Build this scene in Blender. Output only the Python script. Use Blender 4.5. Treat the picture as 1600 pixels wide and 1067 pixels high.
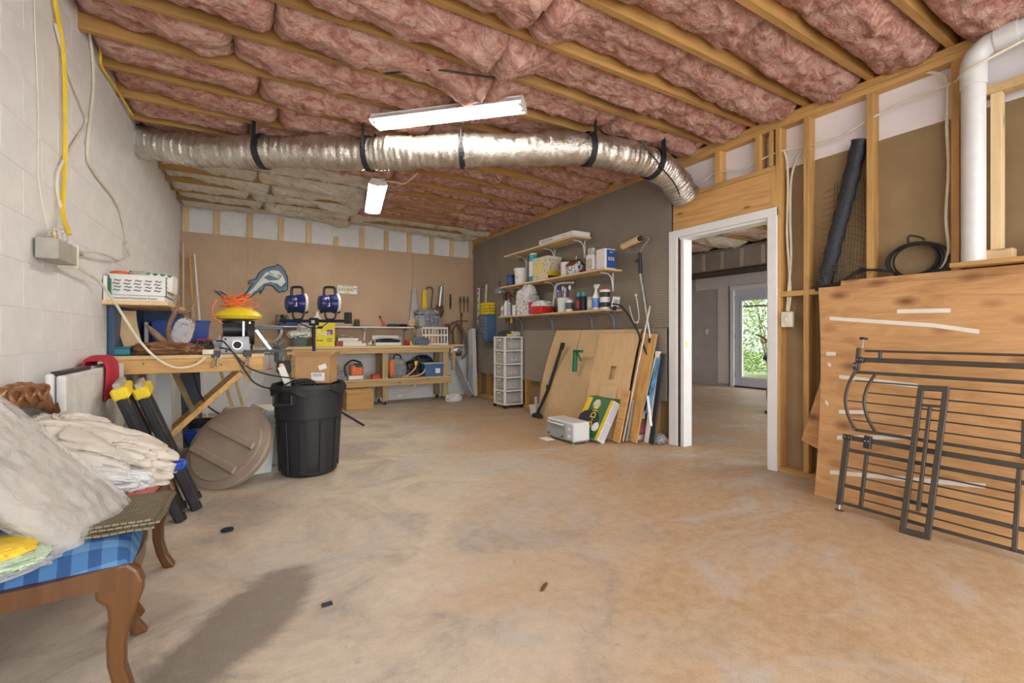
import bpy, bmesh, math, random
from mathutils import Vector, Matrix, noise, Euler
R = math.radians
PI = math.pi
for o in list(bpy.data.objects): bpy.data.objects.remove(o)
scene = bpy.context.scene
C = scene.collection

# ------------------------------------------------------------------ camera, world, light, exposure
cam = bpy.data.cameras.new('camera'); cam.lens = 16.13; cam.sensor_width = 36; cam.shift_y = -0.0059
cam.clip_start = .02
camo = bpy.data.objects.new('camera', cam); C.objects.link(camo)
camo.location = (0, 0, 1.08); camo.rotation_euler = (R(90), 0, -math.atan(425/717))
scene.camera = camo
w = bpy.data.worlds.new('world'); scene.world = w; w.use_nodes = True
w.node_tree.nodes['Background'].inputs[0].default_value = (1, .985, .955, 1)
w.node_tree.nodes['Background'].inputs[1].default_value = 2.4
vs = scene.view_settings
vs.view_transform = 'Standard'; vs.look = 'None'; vs.exposure = 0.9; vs.gamma = 1; vs.use_curve_mapping = False
TUBE_POWER = 36.0          # emission strength of the fluorescent tubes

# ------------------------------------------------------------------ geometry helpers
LAST = [None]
class G:
    def __init__(s): s.v = []; s.f = []; s.M = None
    def add(s, vs, fs):
        n = len(s.v)
        if s.M is not None: vs = [s.M @ Vector(v) for v in vs]
        s.v += [tuple(v) for v in vs]; s.f += [tuple(i+n for i in f) for f in fs]
        return s
    def box(s, x0, y0, z0, x1, y1, z1):
        x0, x1 = sorted((x0, x1)); y0, y1 = sorted((y0, y1)); z0, z1 = sorted((z0, z1))
        return s.add([(x0,y0,z0),(x1,y0,z0),(x1,y1,z0),(x0,y1,z0),(x0,y0,z1),(x1,y0,z1),(x1,y1,z1),(x0,y1,z1)],
              [(0,3,2,1),(4,5,6,7),(0,1,5,4),(1,2,6,5),(2,3,7,6),(3,0,4,7)])
    def cbox(s, c, d, rot=None):
        v = []
        for z in (-1, 1):
            for x, y in ((-1,-1),(1,-1),(1,1),(-1,1)): v.append(Vector((x*d[0]/2, y*d[1]/2, z*d[2]/2)))
        if rot is not None: v = [rot @ q for q in v]
        return s.add([q+Vector(c) for q in v], [(0,3,2,1),(4,5,6,7),(0,1,5,4),(1,2,6,5),(2,3,7,6),(3,0,4,7)])
    def beam(s, p, q, wd, ht, up=(0,0,1)):
        p = Vector(p); q = Vector(q); d = (q-p).normalized(); up = Vector(up)
        a = d.cross(up)
        if a.length < 1e-4: a = d.cross(Vector((0,1,0)))
        a.normalize(); b = a.cross(d)
        v = []
        for e in (p, q):
            for i, j in ((-1,-1),(1,-1),(1,1),(-1,1)): v.append(e + a*(i*wd/2) + b*(j*ht/2))
        return s.add(v, [(0,3,2,1),(4,5,6,7),(0,1,5,4),(1,2,6,5),(2,3,7,6),(3,0,4,7)])
    def tube(s, pts, r, n=8, closed=False, caps=True):
        pts = [Vector(p) for p in pts]; m = len(pts)
        rr = r if isinstance(r, (list, tuple)) else [r]*m
        v = []; f = []; nrm = None
        for i, p in enumerate(pts):
            if closed: d = (pts[(i+1) % m]-pts[i-1])
            else: d = pts[min(i+1, m-1)]-pts[max(i-1, 0)]
            d.normalize()
            if nrm is None:
                nrm = d.cross(Vector((0,0,1)))
                if nrm.length < .05: nrm = d.cross(Vector((1,0,0)))
            nrm = (nrm - d*nrm.dot(d)).normalized(); b = d.cross(nrm)
            for k in range(n):
                a = 2*PI*k/n; v.append(p + (nrm*math.cos(a)+b*math.sin(a))*rr[i])
        for i in range(m if closed else m-1):
            for k in range(n):
                j = (i+1) % m
                f.append((i*n+k, i*n+(k+1) % n, j*n+(k+1) % n, j*n+k))
        if caps and not closed: f.append(tuple(range(n-1,-1,-1))); f.append(tuple((m-1)*n+k for k in range(n)))
        return s.add(v, f)
    def cyl(s, p, q, r, n=16, r2=None): return s.tube([p, q], [r, r if r2 is None else r2], n)
    def lathe(s, prof, n=24, c=(0,0,0), sx=1, sy=1, caps=True):
        v = []; f = []
        for (r, z) in prof:
            for k in range(n):
                a = 2*PI*k/n; v.append((c[0]+r*sx*math.cos(a), c[1]+r*sy*math.sin(a), c[2]+z))
        for i in range(len(prof)-1):
            for k in range(n): f.append((i*n+k, i*n+(k+1) % n, (i+1)*n+(k+1) % n, (i+1)*n+k))
        if caps: f.append(tuple(range(n-1,-1,-1))); f.append(tuple((len(prof)-1)*n+k for k in range(n)))
        return s.add(v, f)
    def prism(s, poly, d0, d1, ax='y'):
        n = len(poly)
        def P(a, b, d): return {'y': (a, d, b), 'x': (d, a, b), 'z': (a, b, d)}[ax]
        v = [P(a, b, d0) for a, b in poly] + [P(a, b, d1) for a, b in poly]
        f = [tuple(range(n)), tuple(range(2*n-1, n-1, -1))] + [(i, i+n, (i+1) % n + n, (i+1) % n) for i in range(n)]
        return s.add(v, f)
    def grid(s, nu, nv, fn, closeu=False):
        v = [fn(i/nu, j/nv) for i in range(nu+(0 if closeu else 1)) for j in range(nv+1)]
        f = []; m = nv+1; N = nu if closeu else nu+1
        for i in range(nu):
            for j in range(nv): f.append((i*m+j, ((i+1) % N)*m+j, ((i+1) % N)*m+j+1, i*m+j+1))
        return s.add(v, f)
    def ball(s, c, r, n=12, m=8):
        r = r if isinstance(r, (tuple, list)) else (r, r, r)
        return s.lathe([(max(1e-4, math.sin(PI*i/m)), -math.cos(PI*i/m)) for i in range(m+1)], n) if False else s._ball(c, r, n, m)
    def _ball(s, c, r, n, m):
        v = []; f = []
        for i in range(m+1):
            t = PI*i/m
            for k in range(n):
                a = 2*PI*k/n; st = max(1e-3, math.sin(t))
                v.append((c[0]+r[0]*st*math.cos(a), c[1]+r[1]*st*math.sin(a), c[2]-r[2]*math.cos(t)))
        for i in range(m):
            for k in range(n): f.append((i*n+k, i*n+(k+1) % n, (i+1)*n+(k+1) % n, (i+1)*n+k))
        f.append(tuple(range(n-1,-1,-1))); f.append(tuple(m*n+k for k in range(n)))
        return s.add(v, f)
    def build(s, name, mat, parent=None, smooth=False, bevel=0, seg=1, solid=0):
        me = bpy.data.meshes.new(name); me.from_pydata(s.v, [], s.f)
        bm = bmesh.new(); bm.from_mesh(me); bmesh.ops.recalc_face_normals(bm, faces=bm.faces); bm.to_mesh(me); bm.free()
        me.materials.append(MT(mat) if isinstance(mat, str) else mat)
        if smooth:
            me.shade_smooth(); me.set_sharp_from_angle(angle=R(40))
        o = bpy.data.objects.new(name, me); C.objects.link(o); LAST[0] = o
        if parent is not None: o.parent = parent
        if solid:
            m = o.modifiers.new('s', 'SOLIDIFY'); m.thickness = solid; m.offset = 0
        if bevel:
            m = o.modifiers.new('b', 'BEVEL'); m.width = bevel; m.segments = seg; m.limit_method = 'ANGLE'; m.angle_limit = R(35)
        return o

def tag(o, label, cat, group=None, kind=None):
    o['label'] = label; o['category'] = cat
    if group: o['group'] = group
    if kind: o['kind'] = kind
    return o
def thing(name, label, cat, loc=(0,0,0), rz=0, group=None, kind=None, rot=None):
    o = bpy.data.objects.new(name, None); C.objects.link(o); o.empty_display_size = .1
    o.location = loc; o.rotation_euler = rot if rot else (0, 0, rz)
    return tag(o, label, cat, group, kind)
def dup(root, loc, rz=None, label=None):
    def cp(o, parent):
        c = o.copy(); C.objects.link(c); c.parent = parent
        for ch in o.children: cp(ch, c)
        return c
    r = cp(root, None); r.location = loc
    if rz is not None: r.rotation_euler = (0, 0, rz)
    if label: r['label'] = label
    return r
def share(src, name, parent, loc=(0,0,0), rot=None, scale=None):
    c = bpy.data.objects.new(name, src.data); C.objects.link(c); c.parent = parent; c.location = loc
    if rot: c.rotation_euler = rot
    if scale: c.scale = scale
    for m in src.modifiers:
        n = c.modifiers.new(m.name, m.type)
        if m.type == 'BEVEL': n.width = m.width; n.segments = m.segments; n.limit_method = m.limit_method; n.angle_limit = m.angle_limit
    return c
def frame(o, x, y, z):      # matrix from origin and axes
    m = Matrix.Identity(4)
    for i, a in enumerate((x, y, z)):
        a = Vector(a)
        for k in range(3): m[k][i] = a[k]
    for k in range(3): m[k][3] = o[k]
    return m
def spline(pts, n=8):
    pts = [Vector(p) for p in pts]; out = []
    for i in range(len(pts)-1):
        p0 = pts[max(i-1, 0)]; p1 = pts[i]; p2 = pts[i+1]; p3 = pts[min(i+2, len(pts)-1)]
        for k in range(n):
            t = k/n
            out.append(.5*((2*p1)+(p2-p0)*t+(2*p0-5*p1+4*p2-p3)*t*t+(3*p1-p0-3*p2+p3)*t**3))
    out.append(pts[-1]); return out
def text(body, size, mat, parent, loc, rot, name='lettering', align='CENTER', ext=.0006, sx=1):
    cu = bpy.data.curves.new(name, 'FONT'); cu.body = body; cu.size = size; cu.align_x = align; cu.align_y = 'CENTER'; cu.extrude = ext
    cu.resolution_u = 3
    t = bpy.data.objects.new(name, cu); C.objects.link(t)
    dg = bpy.context.evaluated_depsgraph_get(); me = bpy.data.meshes.new_from_object(t.evaluated_get(dg))
    bpy.data.objects.remove(t)
    me.materials.clear(); me.materials.append(MT(mat) if isinstance(mat, str) else mat)
    o = bpy.data.objects.new(name, me); C.objects.link(o); o.parent = parent; o.location = loc; o.rotation_euler = rot; o.scale = (sx, 1, 1)
    return o

# ------------------------------------------------------------------ materials
_m = {}
SPEC = {}
def nodes(name):
    m = bpy.data.materials.new(name); m.use_nodes = True
    nt = m.node_tree; return m, nt, nt.nodes['Principled BSDF']
def srgb(c):
    if isinstance(c, str):
        c = [int(c[i:i+2], 16)/255 for i in (0, 2, 4)]
        c = [(x/12.92 if x <= .04045 else ((x+.055)/1.055)**2.4) for x in c]
    return tuple(c)+(1,)
def coords(nt, scale=(1,1,1), src='Object'):
    t = nt.nodes.new('ShaderNodeTexCoord'); mp = nt.nodes.new('ShaderNodeMapping'); mp.inputs['Scale'].default_value = scale
    nt.links.new(t.outputs[src], mp.inputs[0]); return mp.outputs[0]
def tnoise(nt, vec, scale, detail=4, rough=.6, dist=0):
    n = nt.nodes.new('ShaderNodeTexNoise'); n.inputs['Scale'].default_value = scale; n.inputs['Detail'].default_value = detail
    n.inputs['Roughness'].default_value = rough; n.inputs['Distortion'].default_value = dist
    nt.links.new(vec, n.inputs['Vector']); return n.outputs['Fac']
def ramp(nt, fac, stops):
    r = nt.nodes.new('ShaderNodeValToRGB'); e = r.color_ramp.elements
    while len(e) < len(stops): e.new(.5)
    for i, (p, c) in enumerate(stops): e[i].position = p; e[i].color = srgb(c) if not (isinstance(c, tuple) and len(c) == 4) else c
    nt.links.new(fac, r.inputs[0]); return r.outputs[0]
def mix(nt, fac, a, b, mode='MIX'):
    n = nt.nodes.new('ShaderNodeMix'); n.data_type = 'RGBA'; n.blend_type = mode
    for k, x in ((0, fac), (6, a), (7, b)):
        if hasattr(x, 'links') or hasattr(x, 'is_output'): nt.links.new(x, n.inputs[k])
        else: n.inputs[k].default_value = x if k == 0 else srgb(x)
    return n.outputs[2]
def math_(nt, op, a, b=0.):
    n = nt.nodes.new('ShaderNodeMath'); n.operation = op
    for k, x in ((0, a), (1, b)):
        if hasattr(x, 'is_output'): nt.links.new(x, n.inputs[k])
        else: n.inputs[k].default_value = x
    return n.outputs[0]
def bump(nt, bs, h, strength=.3, dist=.01):
    b = nt.nodes.new('ShaderNodeBump'); b.inputs['Strength'].default_value = strength; b.inputs['Distance'].default_value = dist
    nt.links.new(h, b.inputs['Height']); nt.links.new(b.outputs[0], bs.inputs['Normal'])
def objrand(nt):
    return nt.nodes.new('ShaderNodeObjectInfo').outputs['Random']

def P(name, col, rough=.55, metal=0, var=.12, scale=12, bmp=0, stretch=(1,1,1), emit=0, alpha=1, trans=0, coat=0, detail=4, sheen=0):
    m, nt, bs = nodes(name)
    c = srgb(col); v = coords(nt, stretch); n = tnoise(nt, v, scale, detail)
    lo = tuple(x*(1-var) for x in c[:3])+(1,); hi = tuple(min(1, x*(1+var)) for x in c[:3])+(1,)
    nt.links.new(ramp(nt, n, [(.3, lo), (.7, hi)]), bs.inputs['Base Color'])
    bs.inputs['Roughness'].default_value = rough; bs.inputs['Metallic'].default_value = metal
    if bmp: bump(nt, bs, n, bmp)
    if emit: bs.inputs['Emission Color'].default_value = c; bs.inputs['Emission Strength'].default_value = emit
    if alpha < 1: bs.inputs['Alpha'].default_value = alpha
    if trans: bs.inputs['Transmission Weight'].default_value = trans
    if coat: bs.inputs['Coat Weight'].default_value = coat
    _m[name] = m; return m
def wood(name, col, axis='x', dark=.62, knots=True, rough=.6, fine=1.0):
    m, nt, bs = nodes(name)
    sc = {'x': (1.2, 14, 14), 'y': (14, 1.2, 14), 'z': (14, 14, 1.2)}[axis]
    rnd = objrand(nt); v0 = coords(nt, sc)
    ad = nt.nodes.new('ShaderNodeVectorMath'); ad.operation = 'ADD'; nt.links.new(v0, ad.inputs[0])
    cb = nt.nodes.new('ShaderNodeCombineXYZ')
    for k in range(3): nt.links.new(math_(nt, 'MULTIPLY', rnd, 37.+k*11), cb.inputs[k])
    nt.links.new(cb.outputs[0], ad.inputs[1]); v = ad.outputs[0]
    n1 = tnoise(nt, v, 1.6*fine, 5, .55, .6); n2 = tnoise(nt, v, 9*fine, 3, .6, .2)
    c = srgb(col); lo = tuple(x*dark for x in c[:3])+(1,); hi = tuple(min(1, x*1.12) for x in c[:3])+(1,)
    base = ramp(nt, n1, [(.28, lo), (.52, c), (.75, hi)])
    col1 = mix(nt, .22, base, ramp(nt, n2, [(.3, lo), (.7, hi)]))
    if knots:
        sk = {'x': (1.3, 4, 4), 'y': (4, 1.3, 4), 'z': (4, 4, 1.3)}[axis]
        vo = nt.nodes.new('ShaderNodeTexVoronoi'); vo.inputs['Scale'].default_value = 1.9
        ad2 = nt.nodes.new('ShaderNodeVectorMath'); ad2.operation = 'ADD'; nt.links.new(coords(nt, sk), ad2.inputs[0]); nt.links.new(cb.outputs[0], ad2.inputs[1])
        nt.links.new(ad2.outputs[0], vo.inputs['Vector'])
        k = ramp(nt, vo.outputs['Distance'], [(.04, (1,1,1,1)), (.13, (0,0,0,1))])
        col1 = mix(nt, k, col1, tuple(x*.33 for x in c[:3]))
    br = math_(nt, 'ADD', math_(nt, 'MULTIPLY', rnd, .26), .86)
    mu = nt.nodes.new('ShaderNodeVectorMath'); mu.operation = 'SCALE'; nt.links.new(col1, mu.inputs[0]); nt.links.new(br, mu.inputs['Scale'])
    nt.links.new(mu.outputs[0], bs.inputs['Base Color']); bs.inputs['Roughness'].default_value = rough
    bump(nt, bs, n2, .12, .003)
    _m[name] = m; return m
def pegboard(name, col, a, b, rough=.65):
    m, nt, bs = nodes(name)
    t = nt.nodes.new('ShaderNodeTexCoord'); sp = nt.nodes.new('ShaderNodeSeparateXYZ'); nt.links.new(t.outputs['Object'], sp.inputs[0])
    S = .0262
    def fr(k): return math_(nt, 'SUBTRACT', math_(nt, 'FRACT', math_(nt, 'MULTIPLY', sp.outputs[k], 1/S)), .5)
    fa, fb = fr(a), fr(b)
    d = math_(nt, 'SQRT', math_(nt, 'ADD', math_(nt, 'MULTIPLY', fa, fa), math_(nt, 'MULTIPLY', fb, fb)))
    hole = math_(nt, 'LESS_THAN', d, .19)
    n = tnoise(nt, t.outputs['Object'], 3, 5); c = srgb(col)
    base = ramp(nt, n, [(.3, tuple(x*.88 for x in c[:3])+(1,)), (.7, tuple(x*1.08 for x in c[:3])+(1,))])
    nt.links.new(mix(nt, hole, base, tuple(x*.3 for x in c[:3])), bs.inputs['Base Color'])
    bs.inputs['Roughness'].default_value = rough
    _m[name] = m; return m
def MT(n):
    if n in _m: return _m[n]
    return P(n, *SPEC[n][0], **SPEC[n][1])
def S(n, *a, **k): SPEC[n] = (a, k)

wood('pine_x', (.60,.36,.13), 'x'); wood('pine_y', (.60,.36,.13), 'y'); wood('pine_z', (.62,.36,.125), 'z')
wood('joist_x', (.46,.26,.085), 'x', knots=False); wood('header_y', (.66,.38,.14), 'y')
wood('pale_x', (.72,.52,.28), 'x', dark=.8); wood('pale_y', (.76,.55,.31), 'y', dark=.8); wood('pale_z', (.72,.53,.30), 'z', dark=.8)
wood('treated_z', (.50,.38,.19), 'z'); wood('treated_x', (.62,.44,.22), 'x')
wood('cabriole', (.135,.055,.017), 'z', dark=.6, knots=False, rough=.32); wood('walnut', (.17,.075,.035), 'y', dark=.55, knots=False, rough=.35)
wood('ply_lean', (.72,.50,.27), 'z', dark=.82, knots=False)
pegboard('peg_tan', (.56,.40,.27), 0, 2); pegboard('peg_taupe', (.275,.235,.195), 1, 2); pegboard('peg_light', (.70,.50,.29), 1, 2)
pegboard('peg_grey', (.31,.27,.23), 1, 2)

def ply_knotty():
    m, nt, bs = nodes('ply_knotty')
    v = coords(nt, (1, .5, 2.2)); n = tnoise(nt, v, 5, 6, .62, 1.1); n2 = tnoise(nt, coords(nt, (4, 1.5, 40)), 4, 3)
    c = ramp(nt, n, [(.3, (.40,.20,.075)), (.48, (.56,.31,.13)), (.7, (.66,.39,.18))])
    c = mix(nt, .25, c, ramp(nt, n2, [(.35, (.4,.2,.08)), (.65, (.68,.41,.2))]))
    vo = nt.nodes.new('ShaderNodeTexVoronoi'); vo.inputs['Scale'].default_value = 3.6; nt.links.new(coords(nt, (.6, 1, 2.0)), vo.inputs['Vector'])
    k = math_(nt, 'MULTIPLY', ramp(nt, vo.outputs['Distance'], [(.05, (1,1,1,1)), (.30, (0,0,0,1))]), .9)
    c = mix(nt, k, c, (.16,.05,.015))
    nt.links.new(c, bs.inputs['Base Color']); bs.inputs['Roughness'].default_value = .6; _m['ply_knotty'] = m
ply_knotty()

def insulation(name, lo, mid, hi):
    m, nt, bs = nodes(name)
    v = coords(nt, (1, 1.6, 1)); n1 = tnoise(nt, v, 7, 6, .65, 1.6); n2 = tnoise(nt, coords(nt, (1, 2, 1)), 26, 5, .7, 1.2)
    n3 = tnoise(nt, coords(nt), 2.2, 3, .6)
    c = ramp(nt, n1, [(.36, lo), (.47, mid), (.60, hi)])  # dark crease shade and pale highlights are put into the batt colour
    c = mix(nt, .35, c, ramp(nt, n2, [(.36, lo), (.5, mid), (.62, hi)]))
    c = mix(nt, math_(nt, 'MULTIPLY', n3, .3), c, mid)
    nt.links.new(c, bs.inputs['Base Color']); bs.inputs['Roughness'].default_value = .95
    h = math_(nt, 'ADD', n1, math_(nt, 'MULTIPLY', n2, .5)); bump(nt, bs, h, .9, .05); _m[name] = m
insulation('insul_pink', (.33,.105,.085), (.64,.315,.255), (.87,.65,.55))
insulation('insul_cream', (.60,.52,.39), (.84,.78,.66), (.93,.90,.82))
insulation('insul_peach', (.52,.32,.24), (.72,.52,.42), (.84,.70,.60))

def concrete():
    m, nt, bs = nodes('floor_concrete')
    t = nt.nodes.new('ShaderNodeTexCoord'); ob = t.outputs['Object']
    sp = nt.nodes.new('ShaderNodeSeparateXYZ'); nt.links.new(ob, sp.inputs[0]); X, Y = sp.outputs[0], sp.outputs[1]
    big = tnoise(nt, ob, .55, 5, .6, .6); mid = tnoise(nt, ob, 1.7, 8, .66, 1.0); fine = tnoise(nt, ob, 16, 5, .7); grit = tnoise(nt, ob, 130, 3, .7)
    c = ramp(nt, mid, [(.38, (.33,.29,.25)), (.5, (.52,.455,.365)), (.62, (.65,.585,.49))])
    # rusty orange clay staining, strongest towards the stud wall
    side = math_(nt, 'MULTIPLY', math_(nt, 'SUBTRACT', X, math_(nt, 'MULTIPLY', Y, .30)), .17)
    o = ramp(nt, math_(nt, 'ADD', math_(nt, 'ADD', math_(nt, 'MULTIPLY', big, .75), math_(nt, 'MULTIPLY', mid, .45)), math_(nt, 'SUBTRACT', side, .075)), [(.52, (0,0,0,1)), (.74, (1,1,1,1))])
    c = mix(nt, math_(nt, 'MULTIPLY', o, .85), c, (.40,.225,.085))
    g = ramp(nt, tnoise(nt, ob, .9, 7, .68, 1.8), [(.49, (0,0,0,1)), (.60, (1,1,1,1))])
    c = mix(nt, math_(nt, 'MULTIPLY', g, .65), c, (.45,.44,.425))
    # oily grey patch near the chairs
    def sq(a): return math_(nt, 'MULTIPLY', a, a)
    u = math_(nt, 'SUBTRACT', X, .02); vv = math_(nt, 'SUBTRACT', Y, 2.02)
    a1 = math_(nt, 'ADD', math_(nt, 'MULTIPLY', u, .55), math_(nt, 'MULTIPLY', vv, .83)); b1 = math_(nt, 'SUBTRACT', math_(nt, 'MULTIPLY', u, .83), math_(nt, 'MULTIPLY', vv, .55))
    dd = math_(nt, 'SQRT', math_(nt, 'ADD', sq(math_(nt, 'DIVIDE', a1, .46)), sq(math_(nt, 'DIVIDE', b1, .19))))
    dd = math_(nt, 'ADD', dd, math_(nt, 'MULTIPLY', math_(nt, 'SUBTRACT', mid, .5), 1.5))
    st = ramp(nt, dd, [(.70, (1,1,1,1)), (1.25, (0,0,0,1))])
    c = mix(nt, math_(nt, 'MULTIPLY', st, math_(nt, 'ADD', math_(nt, 'MULTIPLY', fine, .9), .50)), c, (.135,.12,.105))
    c = mix(nt, .17, c, ramp(nt, fine, [(.38, (.28,.22,.17)), (.5, (.52,.44,.35)), (.62, (.72,.64,.54))]))
    sk = ramp(nt, tnoise(nt, ob, 9, 8, .75, 2.0), [(.60, (0,0,0,1)), (.68, (1,1,1,1))])
    c = mix(nt, math_(nt, 'MULTIPLY', sk, .55), c, (.20,.16,.12))
    c = mix(nt, .12, c, ramp(nt, grit, [(.35, (.2,.17,.14)), (.65, (.75,.67,.57))]))
    nt.links.new(c, bs.inputs['Base Color'])
    nt.links.new(math_(nt, 'ADD', math_(nt, 'MULTIPLY', mid, .35), .36), bs.inputs['Roughness'])
    bump(nt, bs, fine, .12, .004); _m['floor_concrete'] = m
concrete()
def foil():
    m, nt, bs = nodes('duct_foil')
    v = coords(nt, (1, 1, 1)); n = tnoise(nt, v, 40, 4, .6, 2.0); n2 = tnoise(nt, v, 6, 3)
    nt.links.new(ramp(nt, n2, [(.3, (.55,.52,.47)), (.7, (.80,.78,.74))]), bs.inputs['Base Color'])
    bs.inputs['Metallic'].default_value = .9; bs.inputs['Roughness'].default_value = .2
    bump(nt, bs, n, .55, .010); _m['duct_foil'] = m
foil()
def plaid():
    m, nt, bs = nodes('blue_plaid')
    t = nt.nodes.new('ShaderNodeTexCoord'); sp = nt.nodes.new('ShaderNodeSeparateXYZ'); nt.links.new(t.outputs['Object'], sp.inputs[0])
    def band(k): return math_(nt, 'GREATER_THAN', math_(nt, 'FRACT', math_(nt, 'MULTIPLY', sp.outputs[k], 16)), .55)
    s_ = math_(nt, 'MULTIPLY', math_(nt, 'ADD', band(0), band(1)), .5)
    nt.links.new(ramp(nt, s_, [(0, (.10,.24,.44)), (.5, (.055,.16,.36)), (1, (.02,.075,.22))]), bs.inputs['Base Color'])
    bs.inputs['Roughness'].default_value = .85; _m['blue_plaid'] = m
plaid()
def weave():
    m, nt, bs = nodes('olive_weave')
    wv = nt.nodes.new('ShaderNodeTexBrick'); nt.links.new(coords(nt), wv.inputs['Vector']); wv.inputs['Scale'].default_value = 26
    wv.inputs['Color1'].default_value = (.20,.17,.10,1); wv.inputs['Color2'].default_value = (.25,.215,.14,1); wv.inputs['Mortar'].default_value = (.05,.042,.026,1)
    wv.inputs['Mortar Size'].default_value = .035
    nt.links.new(wv.outputs['Color'], bs.inputs['Base Color']); bs.inputs['Roughness'].default_value = .9
    bump(nt, bs, wv.outputs['Fac'], -.6, .004); _m['olive_weave'] = m
weave()
def speckle(name, base, c1, scale, thr=.12):
    m, nt, bs = nodes(name); vo = nt.nodes.new('ShaderNodeTexVoronoi'); vo.inputs['Scale'].default_value = scale
    nt.links.new(coords(nt), vo.inputs['Vector'])
    nt.links.new(mix(nt, ramp(nt, vo.outputs['Distance'], [(thr, (1,1,1,1)), (thr+.08, (0,0,0,1))]), base, c1), bs.inputs['Base Color'])
    bs.inputs['Roughness'].default_value = .55; _m[name] = m
speckle('white_blue_spots', (.80,.80,.80), (.06,.14,.42), 34, .32)
speckle('cream_spots', (.72,.66,.50), (.16,.12,.05), 30, .22)
speckle('bin_plastic', (.018,.019,.024), (.09,.09,.10), 130, .08)
speckle('drawer_clutter', (.66,.65,.62), (.30,.29,.27), 26, .38)
speckle('dark_clutter', (.12,.14,.19), (.62,.64,.68), 36, .26)
def clear(name, col, alpha, rough=.15):
    m, nt, bs = nodes(name); bs.inputs['Base Color'].default_value = srgb(col); bs.inputs['Roughness'].default_value = rough
    bs.inputs['Alpha'].default_value = alpha; n = tnoise(nt, coords(nt), 22, 4, .6, 1.5); bump(nt, bs, n, .7, .02); _m[name] = m
clear('clear_film', (.88,.87,.85), .34, .06); clear('tote_clear', (.88,.89,.89), .38, .2)
m, nt, bs = nodes('window_glass'); bs.inputs['Base Color'].default_value = (.9,.95,.95,1); bs.inputs['Alpha'].default_value = .08; bs.inputs['Roughness'].default_value = .03; _m['window_glass'] = m

S('white_block', (.80,.815,.83), .6, var=.05, scale=9, bmp=.06); S('mortar', (.70,.715,.73), .8)
S('white_trim', (.80,.82,.86), .4, var=.03); S('white_panel', (.86,.84,.90), .6, var=.04, scale=3)
S('kraft', (.30,.215,.115), .75, var=.10, scale=5); S('subfloor', (.30,.17,.06), .8); S('dark_gap', (.06,.035,.02), .8)
S('drywall', (.46,.44,.43), .8, var=.09, scale=4); S('joint_mud', (.72,.71,.72), .8, var=.05); S('door_paint', (.60,.66,.78), .45, var=.03)
S('white_metal', (.82,.83,.83), .35, var=.04); S('grey_metal', (.42,.43,.44), .4, .6); S('black_strap', (.02,.022,.028), .6); S('black_plastic', (.025,.026,.03), .45)
S('black_rubber', (.015,.015,.016), .6); S('pvc', (.66,.68,.69), .35, var=.05); S('cable_white', (.72,.68,.58), .45); S('cable_yellow', (.78,.56,.03), .45)
S('cable_black', (.018,.018,.02), .45); S('ivory', (.76,.72,.58), .4); S('box_grey', (.42,.40,.36), .55); S('gate_bronze', (.085,.072,.058), .42, .45, var=.1)
S('netting', (.02,.024,.034), .6, var=.6, scale=60, bmp=.5); S('tape', (.80,.75,.68), .7, var=.05)
S('blue_plastic', (.015,.075,.44), .35); S('steel_blue', (.05,.11,.24), .45); S('tote_blue', (.07,.17,.35), .4); S('teal', (.02,.20,.27), .45)
S('red_cloth', (.46,.025,.05), .9, var=.25, scale=8); S('red_plastic', (.62,.03,.03), .4); S('yellow', (.85,.66,.03), .45); S('orange', (.80,.19,.05), .5)
S('canvas', (.66,.62,.55), .9, var=.10, scale=6, bmp=.25); S('white_sheet', (.72,.74,.77), .7, var=.06, scale=5, bmp=.25); S('pink_chenille', (.62,.19,.19), .95, var=.3, scale=120, bmp=.6)
S('pillow_grey', (.36,.335,.30), .4, var=.35, scale=7, bmp=.3); S('card', (.50,.30,.14), .75, var=.06); S('paper', (.82,.82,.80), .7, var=.04); S('white_plastic', (.80,.81,.81), .4, var=.04)
S('lid_taupe', (.31,.25,.20), .55, var=.08, scale=6, bmp=.05); S('bin_white', (.68,.70,.70), .45, var=.05); S('cooler_blue', (.44,.54,.66), .45); S('cooler_white', (.75,.76,.77), .5)
S('steel', (.50,.50,.51), .3, .9, var=.12); S('chrome', (.7,.7,.7), .15, 1); S('tool_grey', (.34,.37,.40), .45, .3); S('rust', (.14,.07,.035), .8, var=.3)
S('antler', (.26,.17,.11), .6, var=.35, scale=25); S('driftwood', (.26,.13,.06), .65, var=.45, scale=14, stretch=(1,3,3)); S('halogen_blue', (.012,.02,.14), .3, var=.1); S('lamp_glass', (.8,.8,.78), .1)
S('dolphin_blue', (.13,.24,.36), .55, var=.15); S('dolphin_white', (.78,.80,.78), .55); S('ink', (.02,.025,.04), .6); S('navy', (.02,.05,.20), .45); S('plate_green', (.05,.20,.14), .6)
S('green', (.01,.16,.07), .4); S('dark_green', (.03,.09,.06), .6); S('leather', (.12,.07,.05), .6); S('strap_brown', (.16,.12,.10), .7); S('bucket_grey', (.20,.21,.22), .5); S('basket_green', (.13,.18,.19), .7, bmp=.4, scale=40)
S('yellow_dig', (.80,.55,.02), .5); S('green_dig', (.03,.14,.05), .5); S('translucent_white', (.76,.76,.74), .35, alpha=.6); S('toaster', (.66,.68,.71), .35, .15, var=.03); S('toaster_glass', (.33,.36,.39), .2)
S('leaf_a', (.12,.26,.05), .6, var=.4); S('leaf_b', (.22,.36,.09), .6, var=.4); S('grass', (.16,.22,.07), .9, var=.4); S('bark', (.13,.09,.06), .9)
S('pad_blue', (.02,.12,.36), .5); S('copper', (.55,.22,.10), .35, .6); S('skin_pvc', (.70,.70,.72), .4); S('label_white', (.86,.86,.86), .5, var=.02); S('label_blue', (.03,.10,.35), .45)
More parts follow.
